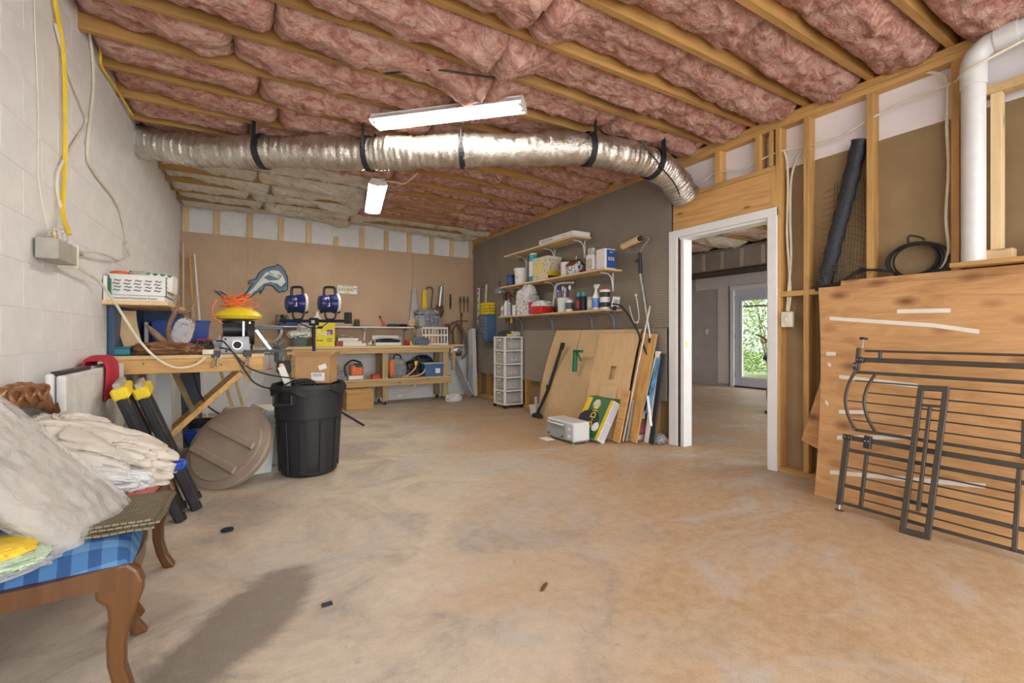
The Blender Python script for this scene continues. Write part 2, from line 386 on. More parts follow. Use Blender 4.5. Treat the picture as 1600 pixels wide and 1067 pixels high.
S('sponge_yellow', (.72,.50,.05), .9); S('mint', (.52,.66,.50), .95, bmp=.6, scale=80); S('box_white', (.80,.81,.83), .55, var=.03); S('cyan_label', (.05,.40,.52), .4)
S('tube_lamp', (1,.93,.80), .4, var=0, emit=TUBE_POWER); S('carton_grey', (.50,.52,.60), .5, var=.04); S('roller_nap', (.72,.52,.30), .95); S('brass', (.55,.38,.12), .35, .8); S('peach', (.70,.45,.30), .8)
S('rust_film', (.20,.12,.09), .6, var=.5, scale=5); clear('film_thin', (.75,.74,.72), .25, .2)
S('net_loose', (.10,.085,.06), .7)
wood('carved', (.27,.12,.05), 'y', dark=.5, knots=False, rough=.35)
S('sawhorse_black', (.022,.025,.032), .35, var=.25, scale=8); S('sawhorse_cap', (.42,.41,.38), .7); S('tool_dark', (.08,.10,.13), .5)
S('mossy', (.20,.18,.10), .6); S('rags_yellow', (.85,.72,.02), .5, var=.03); S('purple', (.25,.05,.25), .5); S('red_dark', (.30,.05,.05), .5); S('tarp_grey', (.14,.19,.23), .6, var=.3)
S('bag_grey', (.27,.28,.29), .7, var=.4, scale=7); S('bucket_pale', (.45,.52,.60), .5); S('navy_dark', (.012,.016,.05), .4); S('sheet_metal', (.62,.64,.68), .35, .4, var=.1)
S('bracket_blue', (.20,.27,.36), .45); S('box_cream', (.70,.64,.56), .6); S('yellow_pale', (.80,.66,.25), .6); S('blue_lattice', (.10,.24,.62), .4, var=.5, scale=30); S('ink_band', (.03,.03,.035), .5); S('bag_white', (.74,.74,.75), .35, var=.12, scale=30, bmp=.5)
S('carton_white', (.80,.80,.82), .5, var=.03); S('blue_pack', (.10,.30,.55), .4, var=.6, scale=18); S('striped_label', (.35,.10,.10), .5, var=.9, scale=6, stretch=(.1,.1,6))

# ================================================================== THE SETTING
RW, BW = 3.68, 7.60
def LWX(y): return -.69-.024*(BW-y)
LROT = -math.atan(.024)
random.seed(4)
def struct(name, g, mat, label, cat, **k):
    return tag(g.build(name, mat, **k), label, cat, kind='structure')
floor = struct('floor', G().box(-1.3,-2.5,-.12, 9.1,7.9,0), 'floor_concrete', 'stained tan and grey bare concrete floor slab', 'floor')

# left wall: painted concrete block
wl = struct('wall_left', G().box(-.24,-9.2,0, -.0025,.3,3.06).box(-.02,-9.2,0,.0,-6.46,3.06), 'mortar', 'white painted concrete block wall beside the chairs', 'wall')
wl.location = (-.69, BW, 0); wl.rotation_euler = (0, 0, LROT)
BL, BH = .3985, .1985
src = None
for r in range(15):
    y = -BL-.02-(BL/2 if r % 2 else 0); k = 0
    while y > -6.5:
        if src is None: src = G().box(-.05,-BL/2,0,0,BL/2,BH).build('block','white_block',wl,bevel=.0015); src.location = (0,y+BL/2,r*.2)
        else: share(src,'block',wl,(0,y+BL/2,r*.2))
        y -= .40
    if r % 2: share(src,'block',wl,(0,-.06,r*.2),scale=(1,.5,1))
# back wall: block below and above, furring strips, tan pegboard
wb = struct('wall_back', G().box(-1.1,BW+.0425,0, 4.0,BW+.25,3.06), 'mortar', 'back wall of white block with tan pegboard above the workbench', 'wall')
sb = None
for r in (0,1,2,3,4,5,12,13,14):
    x = -.9+(.2 if r % 2 else 0)
    while x < 3.7:
        if sb is None: sb = G().box(-BL/2,0,0,BL/2,.05,BH).build('block','white_block',wb,bevel=.0015); sb.location = (x+.2,BW+.04,r*.2)
        else: share(sb,'block',wb,(x+.2,BW+.04,r*.2))
        x += .40
fs = None
for i, x in enumerate((-.635,-.277,.123,.527,.907,1.30,1.697,2.089,2.48,2.882,3.262,3.64)):
    top = 2.63 if i == 5 else 2.82
    o = G().box(-.036,0,2.2,.036,.038,top).build('furring_strip','pale_z',wb,bevel=.002); o.location = (x,BW,0)
for x0, x1 in ((-.69,.10),(.103,1.318),(1.321,2.537),(2.54,3.672)):
    G().box(x0,BW-.006,.93,x1,BW,2.485).build('pegboard_sheet','peg_tan',wb)

# right wall: open studs, kraft backing, pegboard
wr = struct('wall_right', G().box(3.771,-1,0,3.80,2.08,2.42).box(3.771,3.12,0,3.80,BW+.05,2.42), 'kraft', 'stud partition wall with brown backing and grey pegboard', 'wall')
G().box(3.773,-1,2.43,3.79,BW+.05,2.83).build('white_panel','white_panel',wr)
G().box(3.765,-1,2.415,3.772,2.06,2.43).build('foil_edge','label_white',wr)
def stud(y, z0=.04, z1=2.73, mat='pine_z', w=.038, x0=RW, x1=3.771, name='stud'):
    o = G().box(x0,-w/2,z0,x1,w/2,z1).build(name,mat,wr,bevel=.002); o.location = (0,y,0); return o
for y in (2.062,1.85,1.443,1.01,.60,.19,-.22,-.63): stud(y)
stud(2.10,.04,2.40)
for k in range(11): stud(3.34+.412*k)
for y in (3.075,2.60,2.225,2.118): stud(y,2.445,2.73,w=.05 if y != 2.118 else .03)
G().box(RW,-1,2.775,3.771,BW+.04,2.82).build('top_plate','pine_y',wr,bevel=.002)
G().box(RW+.003,-1,2.73,3.771,BW+.04,2.774).build('top_plate','pine_y',wr,bevel=.002)
G().box(3.772,-1,2.82,3.80,BW+.04,3.06).build('rim_joist','pine_y',wr)
G().box(RW,-1,0,3.771,2.06,.04).build('bottom_plate','pine_y',wr,bevel=.002)
G().box(RW,3.16,0,3.771,BW+.04,.04).build('bottom_plate','pine_y',wr,bevel=.002)
G().box(RW+.002,2.082,2.11,3.771,3.092,2.40).build('door_header','header_y',wr,bevel=.003)
G().box(RW,2.082,2.402,3.771,3.092,2.442).build('header_plate','pine_y',wr,bevel=.002)
for y0, y1 in ((1.87,2.042),(1.464,1.83)): G().box(RW,y0,1.385,3.771,y1,1.425).build('blocking','pine_y',wr,bevel=.002)
stud(.828,1.56,2.44,'pale_z',.045,3.64,3.70,'short_stud')
G().box(3.63,.2,2.44,3.72,.90,2.49).build('short_plate','treated_x',wr,bevel=.002)
G().box(3.55,.2,1.475,3.77,1.0,1.50).build('ledge','pine_y',wr,bevel=.002)
G().box(3.62,.76,1.50,3.70,.92,1.56).build('nailer','pale_y',wr,bevel=.002)
for y0, y1 in ((3.10,4.60),(4.603,6.10),(6.103,7.592)):
    G().box(RW-.007,y0,1.16,RW,y1,2.728).build('pegboard_sheet','peg_taupe',wr)
    G().box(RW-.009,y0+(.0 if y0 > 3.2 else .06),.42,RW,y1-(0 if y1 < 7 else .02),1.155).build('pegboard_sheet','peg_grey',wr)

# doorway casing (opening without a leaf)
d1 = thing('door_1','white cased doorway opening into the next room','doorway',(RW,2.58,0),kind='structure')
G().box(-.02,.445,0,0,.545,2.10).build('casing','white_trim',d1,bevel=.004)
G().box(-.02,-.52,0,0,-.445,2.10).build('casing','white_trim',d1,bevel=.004)
G().box(-.021,-.52,2.032,0,.545,2.104).build('head_casing','white_trim',d1,bevel=.004)
G().box(.0,.43,0,.10,.446,2.03).build('dark_jamb_edge','dark_gap',d1)
G().box(.012,.39,0,.13,.43,2.03).build('jamb','white_trim',d1,bevel=.003)
G().box(.0,-.46,0,.13,-.43,2.03).build('jamb','white_trim',d1,bevel=.003)
G().box(.0,-.46,2.012,.13,.445,2.035).build('head_jamb','white_trim',d1,bevel=.003)
G().box(.04,.388,.96,.075,.391,1.02).build('strike_plate','brass',d1)

# ceiling: subfloor, joists, insulation batts
ce = struct('ceiling', G().box(-1.3,-1.1,3.06,4.0,BW+.3,3.12), 'subfloor', 'open joist ceiling stuffed with pink and cream insulation', 'ceiling')
JY = [1.03+.412*k for k in range(-5, 16)]
js = G().box(-1.0,-.021,2.82,3.77,.021,3.06).build('joist','joist_x',ce,bevel=.002); js.location = (0,JY[0],0)
for y in JY[1:]: share(js,'joist',ce,(0,y,0))
def nz(x, y, z, s): return noise.fractal(Vector((x*s, y*s, z)), .9, 2.1, 4)
def batt(x0, x1, y0, y1, zb, mat, seed, sag, parent=ce, name='insulation_batt', amp=1.0):
    nx = max(8, int((x1-x0)/.028)); ny = 16
    ph = random.uniform(-.4, .4)
    def fn(u, v):
        x = x0+(x1-x0)*u; y = y0+(y1-y0)*v
        e = min(1, min(u, 1-u)*(x1-x0)/.07); e = 1-(1-e)**2
        s = 1-abs(2*v-1)**3.2
        wv = .035*math.sin(x*2.1+seed*1.7+ph)+.03*nz(x, seed, 1.3, 1.1)
        z = zb+.055-.075*s*(.35+.65*e)-.03*e*s - amp*s*wv
        z -= amp*(.032*nz(x*1.0, y*1.8, seed, 5)+.018*nz(x, y*1.7, seed+9, 13)+.012*abs(nz(x, y, seed+4, 24)))*(.4+.6*s)
        z -= sag*math.exp(-((x-1.42)/.22)**2)*s*(1+.5*nz(x, y, seed, 4))
        yy = y+.010*nz(x, y, seed+3, 7)*(1-s)
        return (x, yy, z)
    g = G().grid(nx, ny, fn)
    n = len(g.v); m = ny+1          # close the batt upwards so it has thickness
    rim = [i*m for i in range(nx+1)]+[nx*m+j for j in range(1, m)]+[i*m+ny for i in range(nx-1, -1, -1)]+[j for j in range(ny-1, 0, -1)]
    g.v += [(g.v[i][0], g.v[i][1], zb+.18) for i in rim]
    k = len(rim)
    g.f += [(rim[i], rim[(i+1) % k], n+(i+1) % k, n+i) for i in range(k)]
    o = g.build(name, mat, parent); o.data.shade_smooth(); return o
sd = 0
for i in range(len(JY)-1):
    y0, y1 = JY[i]+.016, JY[i+1]-.016; yc = (y0+y1)/2
    xl = LWX(yc)+.01
    cuts = [xl, xl+.75+.35*((i*7) % 5)/5, 1.35+.18*((i*3) % 4)/4, 2.45+.5*((i*5) % 7)/7, 3.72]
    if yc < .5: cuts = [xl, 1.4, 3.72]
    sag = {7: .10, 8: .14, 9: .10, 10: .03, 11: .05}.get(i, .03)
    for a, b in zip(cuts[:-1], cuts[1:]):
        cream = yc > 5.05 and (a+b)/2 < 1.45 or yc > 6.6
        batt(a, b, y0, y1, 2.86+(.0 if not cream else -.0), 'insul_cream' if cream else 'insul_pink', sd*3.7, sag if yc < 5 else .05); sd += 1
batt(LWX(7.5)+.01, 1.5, JY[-1]+.02, BW+.03, 2.86, 'insul_cream', 91, .02); batt(1.5, 3.72, JY[-1]+.02, BW+.03, 2.86, 'insul_cream', 97, .0)

# the next room seen through the doorway
wo = struct('wall_far', G().box(9.0,.5,0,9.12,5.02,3.0).box(9.0,5.94,0,9.12,7.3,3.0).box(9.0,5.02,2.06,9.12,5.94,3.0), 'drywall', 'unpainted grey drywall wall of the next room', 'wall')
for a in ((7.05,7.14,0,2.4),(6.08,6.34,.05,2.3),(5.0,6.9,2.1,2.36)):
    G().box(8.994-.001*a[0],a[0],a[2],9.0,a[1],a[3]).build('joint_compound','joint_mud',wo)
G().box(8.985,6.58,1.10,9.0,6.65,1.22).build('outlet_plate','ivory',wo,bevel=.004)
w2 = struct('wall_side', G().box(3.80,7.15,0,9.1,7.3,3.0), 'drywall', 'grey drywall side wall of the next room', 'wall')
wn = struct('jamb_light_blocker', G().box(3.81,.38,0,4.9,.5,3.0), 'drywall', 'unseen drywall slab added to shield the door jamb from outside light', 'wall')  # added out of view to keep open-side sky light off the jamb
c2 = struct('ceiling_next_room', G().box(3.80,.5,3.0,9.12,7.3,3.06), 'subfloor', 'joist ceiling of the next room behind the doorway', 'ceiling')
for k in range(8):
    G().box(3.8,1.6+k*.7-.02,2.84,9.0,1.6+k*.7+.02,3.0).build('joist','joist_x',c2)
    batt(3.81,8.3,1.63+k*.7,2.27+k*.7,2.86,'insul_cream' if k % 3 == 2 else 'insul_peach',50+k*2.3,0,c2)
bk = thing('bulkhead','framed bulkhead wrapped in plastic film in the next room','bulkhead',(8.3,5.0,2.36))
G().box(-.03,-2.6,0,.66,2.1,.05).build('bottom_chord','dark_gap',bk); G().box(-.03,-2.6,.40,.02,2.1,.455).build('top_chord','dark_gap',bk)
G().box(.05,-2.6,.05,.08,2.1,.42).build('duct_side','rust_film',bk)
for k in range(11): G().box(-.02,2.0-k*.42,.05,.03,2.045-k*.42,.41).build('upright','pale_z',bk)
G().box(-.034,-2.6,.03,-.032,2.14,.44).build('plastic_film','film_thin',bk)
d2 = thing('door_2','pale blue exterior door with a full glass light','door',(8.98,5.48,0),kind='structure')
G().box(-.03,.46,0,.02,.54,2.12).build('casing','white_trim',d2,bevel=.004); G().box(-.03,-.54,0,.02,-.46,2.12).build('casing','white_trim',d2,bevel=.004)
G().box(-.034,-.545,2.03,.016,.545,2.125).build('head_casing','white_trim',d2,bevel=.004)
lf = G().box(.02,-.45,.03,.06,-.30,2.055).box(.02,.30,.03,.06,.45,2.055).box(.02,-.30,.03,.06,.30,.22).box(.02,-.30,1.80,.06,.30,2.055).build('door_leaf','door_paint',d2,bevel=.003)
G().box(.005,-.33,.19,.02,-.29,1.83).box(.005,.29,.19,.02,.33,1.83).box(.005,-.29,.19,.02,.29,.23).box(.005,-.29,1.79,.02,.29,1.83).build('glazing_bead','white_trim',lf,bevel=.003)
G().box(.038,-.30,.22,.044,.30,1.80).build('pane','window_glass',lf)
G().box(.03,-.29,1.66,.034,.29,1.70).build('blind_rail','grey_metal',lf)
for z in (.25,1.05,1.85): G().cyl((.012,.455,z-.05),(.012,.455,z+.05),.012,8).build('hinge','grey_metal',d2)
G().box(-.02,-.46,0,.08,.46,.025).build('threshold','black_plastic',d2)

# outdoors beyond the glass door
gr = tag(G().box(9.12,-3,-.14,30,20,-.04).build('lawn','grass'), 'grassy yard outside the glass door', 'lawn', kind='structure')
def bush(loc, h, rx, seed, label, n=5200):
    random.seed(seed); t = thing('shrub', label, 'shrub', loc, group='shrubs outside the glass door')
    g = [G(), G()]
    for i in range(n):
        a = random.uniform(0, 2*PI); q = random.random()**.45; z = random.uniform(.1, h)
        wd = rx*(.55+.45*math.sin(PI*min(1, z/h*.9+.1)))
        p = Vector((q*wd*math.cos(a), q*wd*math.sin(a), z)); e = Euler((random.uniform(-1,1), random.uniform(-1,1), a)).to_matrix(); l = random.uniform(.05,.10)
        g[i % 2].add([p+e @ Vector(v) for v in ((0,0,0),(l*.5,l*.35,.01),(l,0,0),(l*.5,-l*.35,.01))], [(0,1,2,3)])
    for k, m in ((0,'leaf_a'),(1,'leaf_b')):
        o = g[k].build('foliage', m, t); o['kind'] = 'stuff'
    s = G()
    for k in range(5):
        a = k*1.26; s.tube([(0.05*math.cos(a),.05*math.sin(a),-.08),(.3*rx*math.cos(a),.3*rx*math.sin(a),h*.45),(.5*rx*math.cos(a+.3),.5*rx*math.sin(a+.3),h*.8)],[.03,.02,.008],6)
    s.build('stems','bark',t)

bush((12.4,7.1,-.04),2.7,1.0,1,'tall leafy green shrub centred outside the glass door'); bush((14.6,9.9,-.04),3.3,1.2,2,'leafy green shrub farther back on the left outside the door'); bush((12.6,4.9,-.04),2.3,.9,3,'leafy green shrub on the right outside the glass door')

# ================================================================== CEILING THINGS
def shop_light(label, loc, rz, L=1.22):
    t = thing('fluorescent_light', label, 'light fixture', loc, rz, group='fluorescent shop lights')
    G().prism([(-.062,.05),(.062,.05),(.062,.075),(-.062,.075)],-L/2,L/2,'x').build('housing','white_metal',t,bevel=.003)
    for sgn in (-1,1):
        G().prism([(sgn*.06,.055),(sgn*.098,.018),(sgn*.101,.022),(sgn*.063,.062)],-L/2,L/2,'x').build('reflector','white_metal',t)
        G().cyl((-L/2+.03,sgn*.046,.028),(L/2-.03,sgn*.046,.028),.018,14).build('tube','tube_lamp',t,smooth=True)
        for e in (-1,1):
            G().cyl((e*(L/2-.03),sgn*.046,.028),(e*(L/2-.008),sgn*.046,.028),.019,12).build('tube_cap','grey_metal',t,smooth=True)
    G().prism([(-.022,.02),(.022,.02),(.03,.052),(-.03,.052)],-L/2+.02,L/2-.02,'x').build('centre_rib','white_metal',t)
    for e in (-1,1): G().prism([(-.101,.016),(-.06,-.002),(.06,-.002),(.101,.016),(.066,.076),(-.066,.076)],e*L/2-.003,e*L/2+.003,'x').build('end_plate','white_metal',t)
    for e in (-.4,.4): G().cyl((e,0,.07),(e,0,.16),.004,6).build('hanger','chrome',t)
    return t
shop_light('two-tube fluorescent light set diagonally over the foil duct',(1.33,3.20,2.70),-R(44.5),1.18)
shop_light('smaller-looking fluorescent light farther back near the cream insulation',(1.40,5.60,2.70),R(90-11))

# flexible foil duct with straps
dp = [(-.80,5.02,2.74),(-.55,4.86,2.69),(-.28,4.70,2.645),(.10,4.42,2.62),(.42,4.20,2.61),(.85,3.93,2.59),(1.15,3.71,2.58),(1.50,3.46,2.585),(1.95,3.24,2.61),(2.45,3.02,2.645),(2.95,2.94,2.65),(3.25,2.93,2.63),(3.47,2.93,2.555),(3.60,2.93,2.46),(3.68,2.93,2.40)]
dp0 = dp; dp = spline(dp0, 14); dp2 = spline(dp0, 34); t = thing('flexible_duct','silver foil flexible air duct hung under the joists across the room','duct',(1.4,3.5,2.6))
mI = Matrix.Translation((-1.4,-3.5,-2.6)); g = G(); g.M = mI
rad = [.130+.003*math.sin(i*1.9)+.006*math.sin(i*.33)+.003*math.sin(i*3.7) for i in [k*14/34 for k in range(len(dp2))]]; rad[-6:] = [.126,.12,.11,.10,.085,.06]
g.tube(dp2, rad, 44)
g.v = [tuple(Vector(v)+noise.noise_vector(Vector(v)*14)*.006+noise.noise_vector(Vector((v[0]*55,v[1]*55,v[2]*22)))*.0045) for v in g.v]
g.build('foil_sleeve','duct_foil',t,smooth=True)
def hoop(p, d, r, wd=.035):
    d = Vector(d).normalized(); a = d.cross(Vector((0,0,1))).normalized(); b = a.cross(d); gg = G(); gg.M = mI
    ring = []
    for k in range(28):
        an = 2*PI*k/28; q = a*math.cos(an)*r+b*math.sin(an)*r
        ring += [Vector(p)+q-d*wd/2, Vector(p)+q+d*wd/2, Vector(p)+q*.97+d*wd/2, Vector(p)+q*.97-d*wd/2]
    f = []
    for k in range(28):
        i = k*4; j = ((k+1) % 28)*4
        for e in range(4): f.append((i+e, j+e, j+(e+1) % 4, i+(e+1) % 4))
    gg.add(ring, f)
    for e in (-1,1): gg.beam(Vector(p)+a*e*r*.98+b*.0, Vector(p)+a*e*r*.9+Vector((0,0,.22)), .004, wd, up=a)
    return gg
for i in (45,73,100,128,152):
    p = dp[i]; d = dp[i+1]-dp[i-1]
    hoop(p, d, .142, .045).build('hanging_strap','black_strap',t)
g = G(); g.M = mI; g.tube(spline([(2.95,2.82,2.75),(3.05,2.80,2.66),(3.2,2.80,2.55),(3.4,2.83,2.45),(3.58,2.90,2.34)],6),.006,6).build('tie_wire','cable_black',t)
# black wire along the joists
tag(G().tube(spline([(.82,3.02,2.80),(1.05,2.80,2.785),(1.25,2.72,2.78),(1.40,2.64,2.76),(1.50,2.56,2.74)],6),.006,6).build('ceiling_wire','cable_black'),'thin black wire running across pink insulation above the diagonal light','wire')
tag(G().tube(spline([(1.30,4.95,2.74),(1.42,4.86,2.72),(1.55,4.9,2.74),(1.62,4.7,2.80)],6),.008,6).build('power_cable','cable_white'),'short pale cord feeding the far fluorescent light','cord')

# white drain pipe at the right
t = thing('drain_pipe','white plastic vent pipe with elbow between the studs at right','pipe',(3.61,.912,1.501))
G().cyl((0,0,0),(0,0,1.10),.052,24).build('riser','pvc',t,smooth=True)
G().cyl((0,0,1.0),(0,0,1.12),.058,24).build('coupling','pvc',t,smooth=True)
el = [(0,0,1.12)]+[(0,-.10+.10*math.cos(a),1.12+.10*math.sin(a)) for a in [R(10*k) for k in range(1,10)]]
G().tube(el,.055,20).build('elbow','pvc',t,smooth=True)
G().cyl((0,-.09,1.22),(0,-.18,1.222),.060,24).build('coupling','pvc',t,smooth=True)
G().cyl((0,-.13,1.221),(0,-1.3,1.235),.052,24).build('branch','pvc',t,smooth=True)
# wall cables
def cable(name, pts, r, mat, label, cat='cable', n=8): return tag(G().tube(spline(pts,n),r,6).build(name,mat,None,True),label,cat)
cable('power_cable',[(3.72,3.07,2.60),(3.715,2.8,2.52),(3.71,2.62,2.56),(3.70,2.4,2.50),(3.70,2.22,2.53),(3.70,2.06,2.545),(3.70,1.9,2.53),(3.70,1.66,2.50),(3.70,1.44,2.56),(3.695,1.2,2.60),(3.69,1.02,2.60),(3.535,.91,2.58),(3.60,.6,2.68)],.007,'cable_white','white electrical cable strung sideways through the upper studs')
cable('switch_cable',[(3.72,1.87,2.52),(3.73,1.94,2.46),(3.73,1.985,2.3),(3.725,1.99,2.0),(3.73,1.985,1.7),(3.72,2.0,1.45),(3.70,2.0,1.27)],.0085,'cable_white','white cable dropping beside the studs to the light switch')
cable('switch_cable',[(3.715,2.03,2.54),(3.725,2.012,2.44),(3.73,2.01,2.2),(3.725,2.015,1.9),(3.73,2.0,1.6),(3.72,1.985,1.4),(3.70,1.99,1.27)],.0085,'cable_white','second white cable running down to the light switch, nearer the doorway')
cable('power_cable',[(3.715,1.15,2.735),(3.715,1.06,2.64),(3.71,1.055,2.35),(3.72,1.05,2.1),(3.715,1.06,1.8),(3.72,1.05,1.6),(3.70,1.08,1.49)],.0085,'cable_white','white cable hanging down the side of the stud next to the pipe')
t = thing('light_switch','ivory light switch box on the stud beside the doorway','switch',(3.665,1.985,1.205))
G().box(-.01,-.04,-.06,.03,.04,.06).build('plate','ivory',t,bevel=.004); G().box(-.018,-.006,-.012,-.01,.006,.014).build('toggle','white_plastic',t); G().box(.02,-.03,-.05,.06,.03,.05).build('box','grey_metal',t)
for z in (-.03,.03): G().cyl((-.012,0,z),(-.009,0,z),.004,8).build('screw','steel',t)
# netting roll and coil of cable
t = thing('netting_roll','black garden netting roll leaning between two studs','netting',(3.712,1.74,1.44))
g = G(); g.tube(spline([(0,0,0),(-.005,-.07,.3),(.0,-.15,.65),(.005,-.225,1.0)],10),[.05+.004*math.sin(k*1.7) for k in range(31)],14).build('roll','netting',t,True)
g = G()
for k in range(16):
    a = k/15; g.tube([(.0+.01*math.sin(k),.03-.02*a-.3*a*0,.02+.05*k*.9),(.02,-.12-.09*a+.02*math.sin(k*2),.06+.05*k*.9),(.01,-.26,.02+.05*k*.85)],.0016,4)
for k in range(12): g.tube([(.02,-.03-.02*k,.02),(.025,-.05-.02*k,.4),(.025,-.06-.018*k,.75)],.0016,4)
o = g.build('loose_net','net_loose',t); o['kind'] = 'stuff'
g = G()
for k in range(14): g.tube(spline([(-.03+.005*math.sin(k),.02-.01*k,.0),(-.06,.06-.02*k+.03*math.sin(k*3),.03+.01*k),(-.04,.02+.03*math.sin(k*5),.08+.02*math.cos(k))],4),.002,4)
g.build('frayed_end','net_loose',t)
t = thing('cable_coil','coil of black cable hung between the studs above the plywood','cable',(3.715,1.21,1.56))
g = G(); random.seed(8)
for k in range(7):
    r0 = .12+.012*random.uniform(-1,1); ph = random.uniform(-.02,.02); pts = []
    for a in range(28):
        an = 2*PI*a/28; pts.append((-.015+.02*math.sin(an*2+k)+.003*k, (r0*1.15)*math.cos(an)+ph, r0*math.sin(an)*.9+ph*.5))
    g.tube(pts,.006,6,closed=True)
g.build('loops','cable_black',t,True)
G().tube(spline([(-.01,.02,.10),(-.02,.03,.13),(-.02,.02,.16),(-.01,-.03,.14),(-.01,-.05,.12)],5),.006,6).build('tail','cable_black',t,True)
g = G()
for k in range(3): g.tube(spline([(0,.05,.0),(-.02,.14+.02*k,.03),(0,.25,.02+.01*k),(.0,.36,-.03),(-.01,.52,-.06-.01*k)],6),.006,6)
tag(g.build('cable_bundle','cable_black',None,True),'loose black cable lying on top of the plywood beside the netting','cable').location = (3.66,1.25,1.49)

# ================================================================== LEFT SIDE
def lump(c, r, seed, fold=(2,2,2), amp=.18, rot=(0,0,0), n=40, m=26, pw=.75, flat=None, fine=.05, puff=False):
    E_ = Euler(rot).to_matrix(); c = Vector(c)
    def sg(x, p): return math.copysign(abs(x)**p, x)
    def fn(u, v):
        a = 2*PI*u; t = PI*(v*.996+.002)
        d = Vector((sg(math.sin(t),pw)*sg(math.cos(a),pw), sg(math.sin(t),pw)*sg(math.sin(a),pw), -sg(math.cos(t),pw)))
        q = Vector((d.x*fold[0], d.y*fold[1], d.z*fold[2]))
        k = 1+amp*(1-2*abs(noise.noise(q+Vector((seed,seed*.7,0)))))+fine*noise.noise(q*3.3+Vector((0,seed,seed)))*1.5
        if puff:
            k = 1+fine*noise.noise(q*2.1+Vector((seed,0,0)))
            for j_, (w_, s_) in enumerate(((.09,1),(.07,1.9),(.05,3.1))): k -= amp*(1-.28*j_)*math.exp(-(noise.noise(q*s_*.8+Vector((seed*1.3+j_*5,seed,j_)))/w_)**2)
        p = Vector((d.x*r[0]*k, d.y*r[1]*k, d.z*r[2]*k))
        p = E_ @ p
        if flat is not None and (c+p).z < flat: p.z = flat-c.z
        return tuple(c+p)
    return G().grid(n, m, fn, closeu=True)
def slab(o, ex, ey, ez, n=26, m=20, seed=0, amp=.1, puff=.5):
    """wrinkled pillow: o centre, ex/ey half axes, ez half thickness"""
    o, ex, ey, ez = map(Vector, (o, ex, ey, ez)); g = G()
    for s in (-1, 1):
        def fn(u, v):
            a, b = 2*u-1, 2*v-1
            e = (1-abs(a)**6)*(1-abs(b)**6); h = (1-puff)+puff*(1-a*a*.8)*(1-b*b*.8)
            w = amp*(1-2*abs(noise.noise(Vector((a*2.3+seed, b*2.9, s*3.)))))+amp*.6*noise.noise(Vector((a*7, b*7+seed, s)))
            k = 1+.04*noise.noise(Vector((a*3, b*3, seed)))
            return tuple(o+ex*a*k+ey*b*k+ez*s*max(0, e)**.4*(h+w))
        g.grid(n, m, fn)
    return g

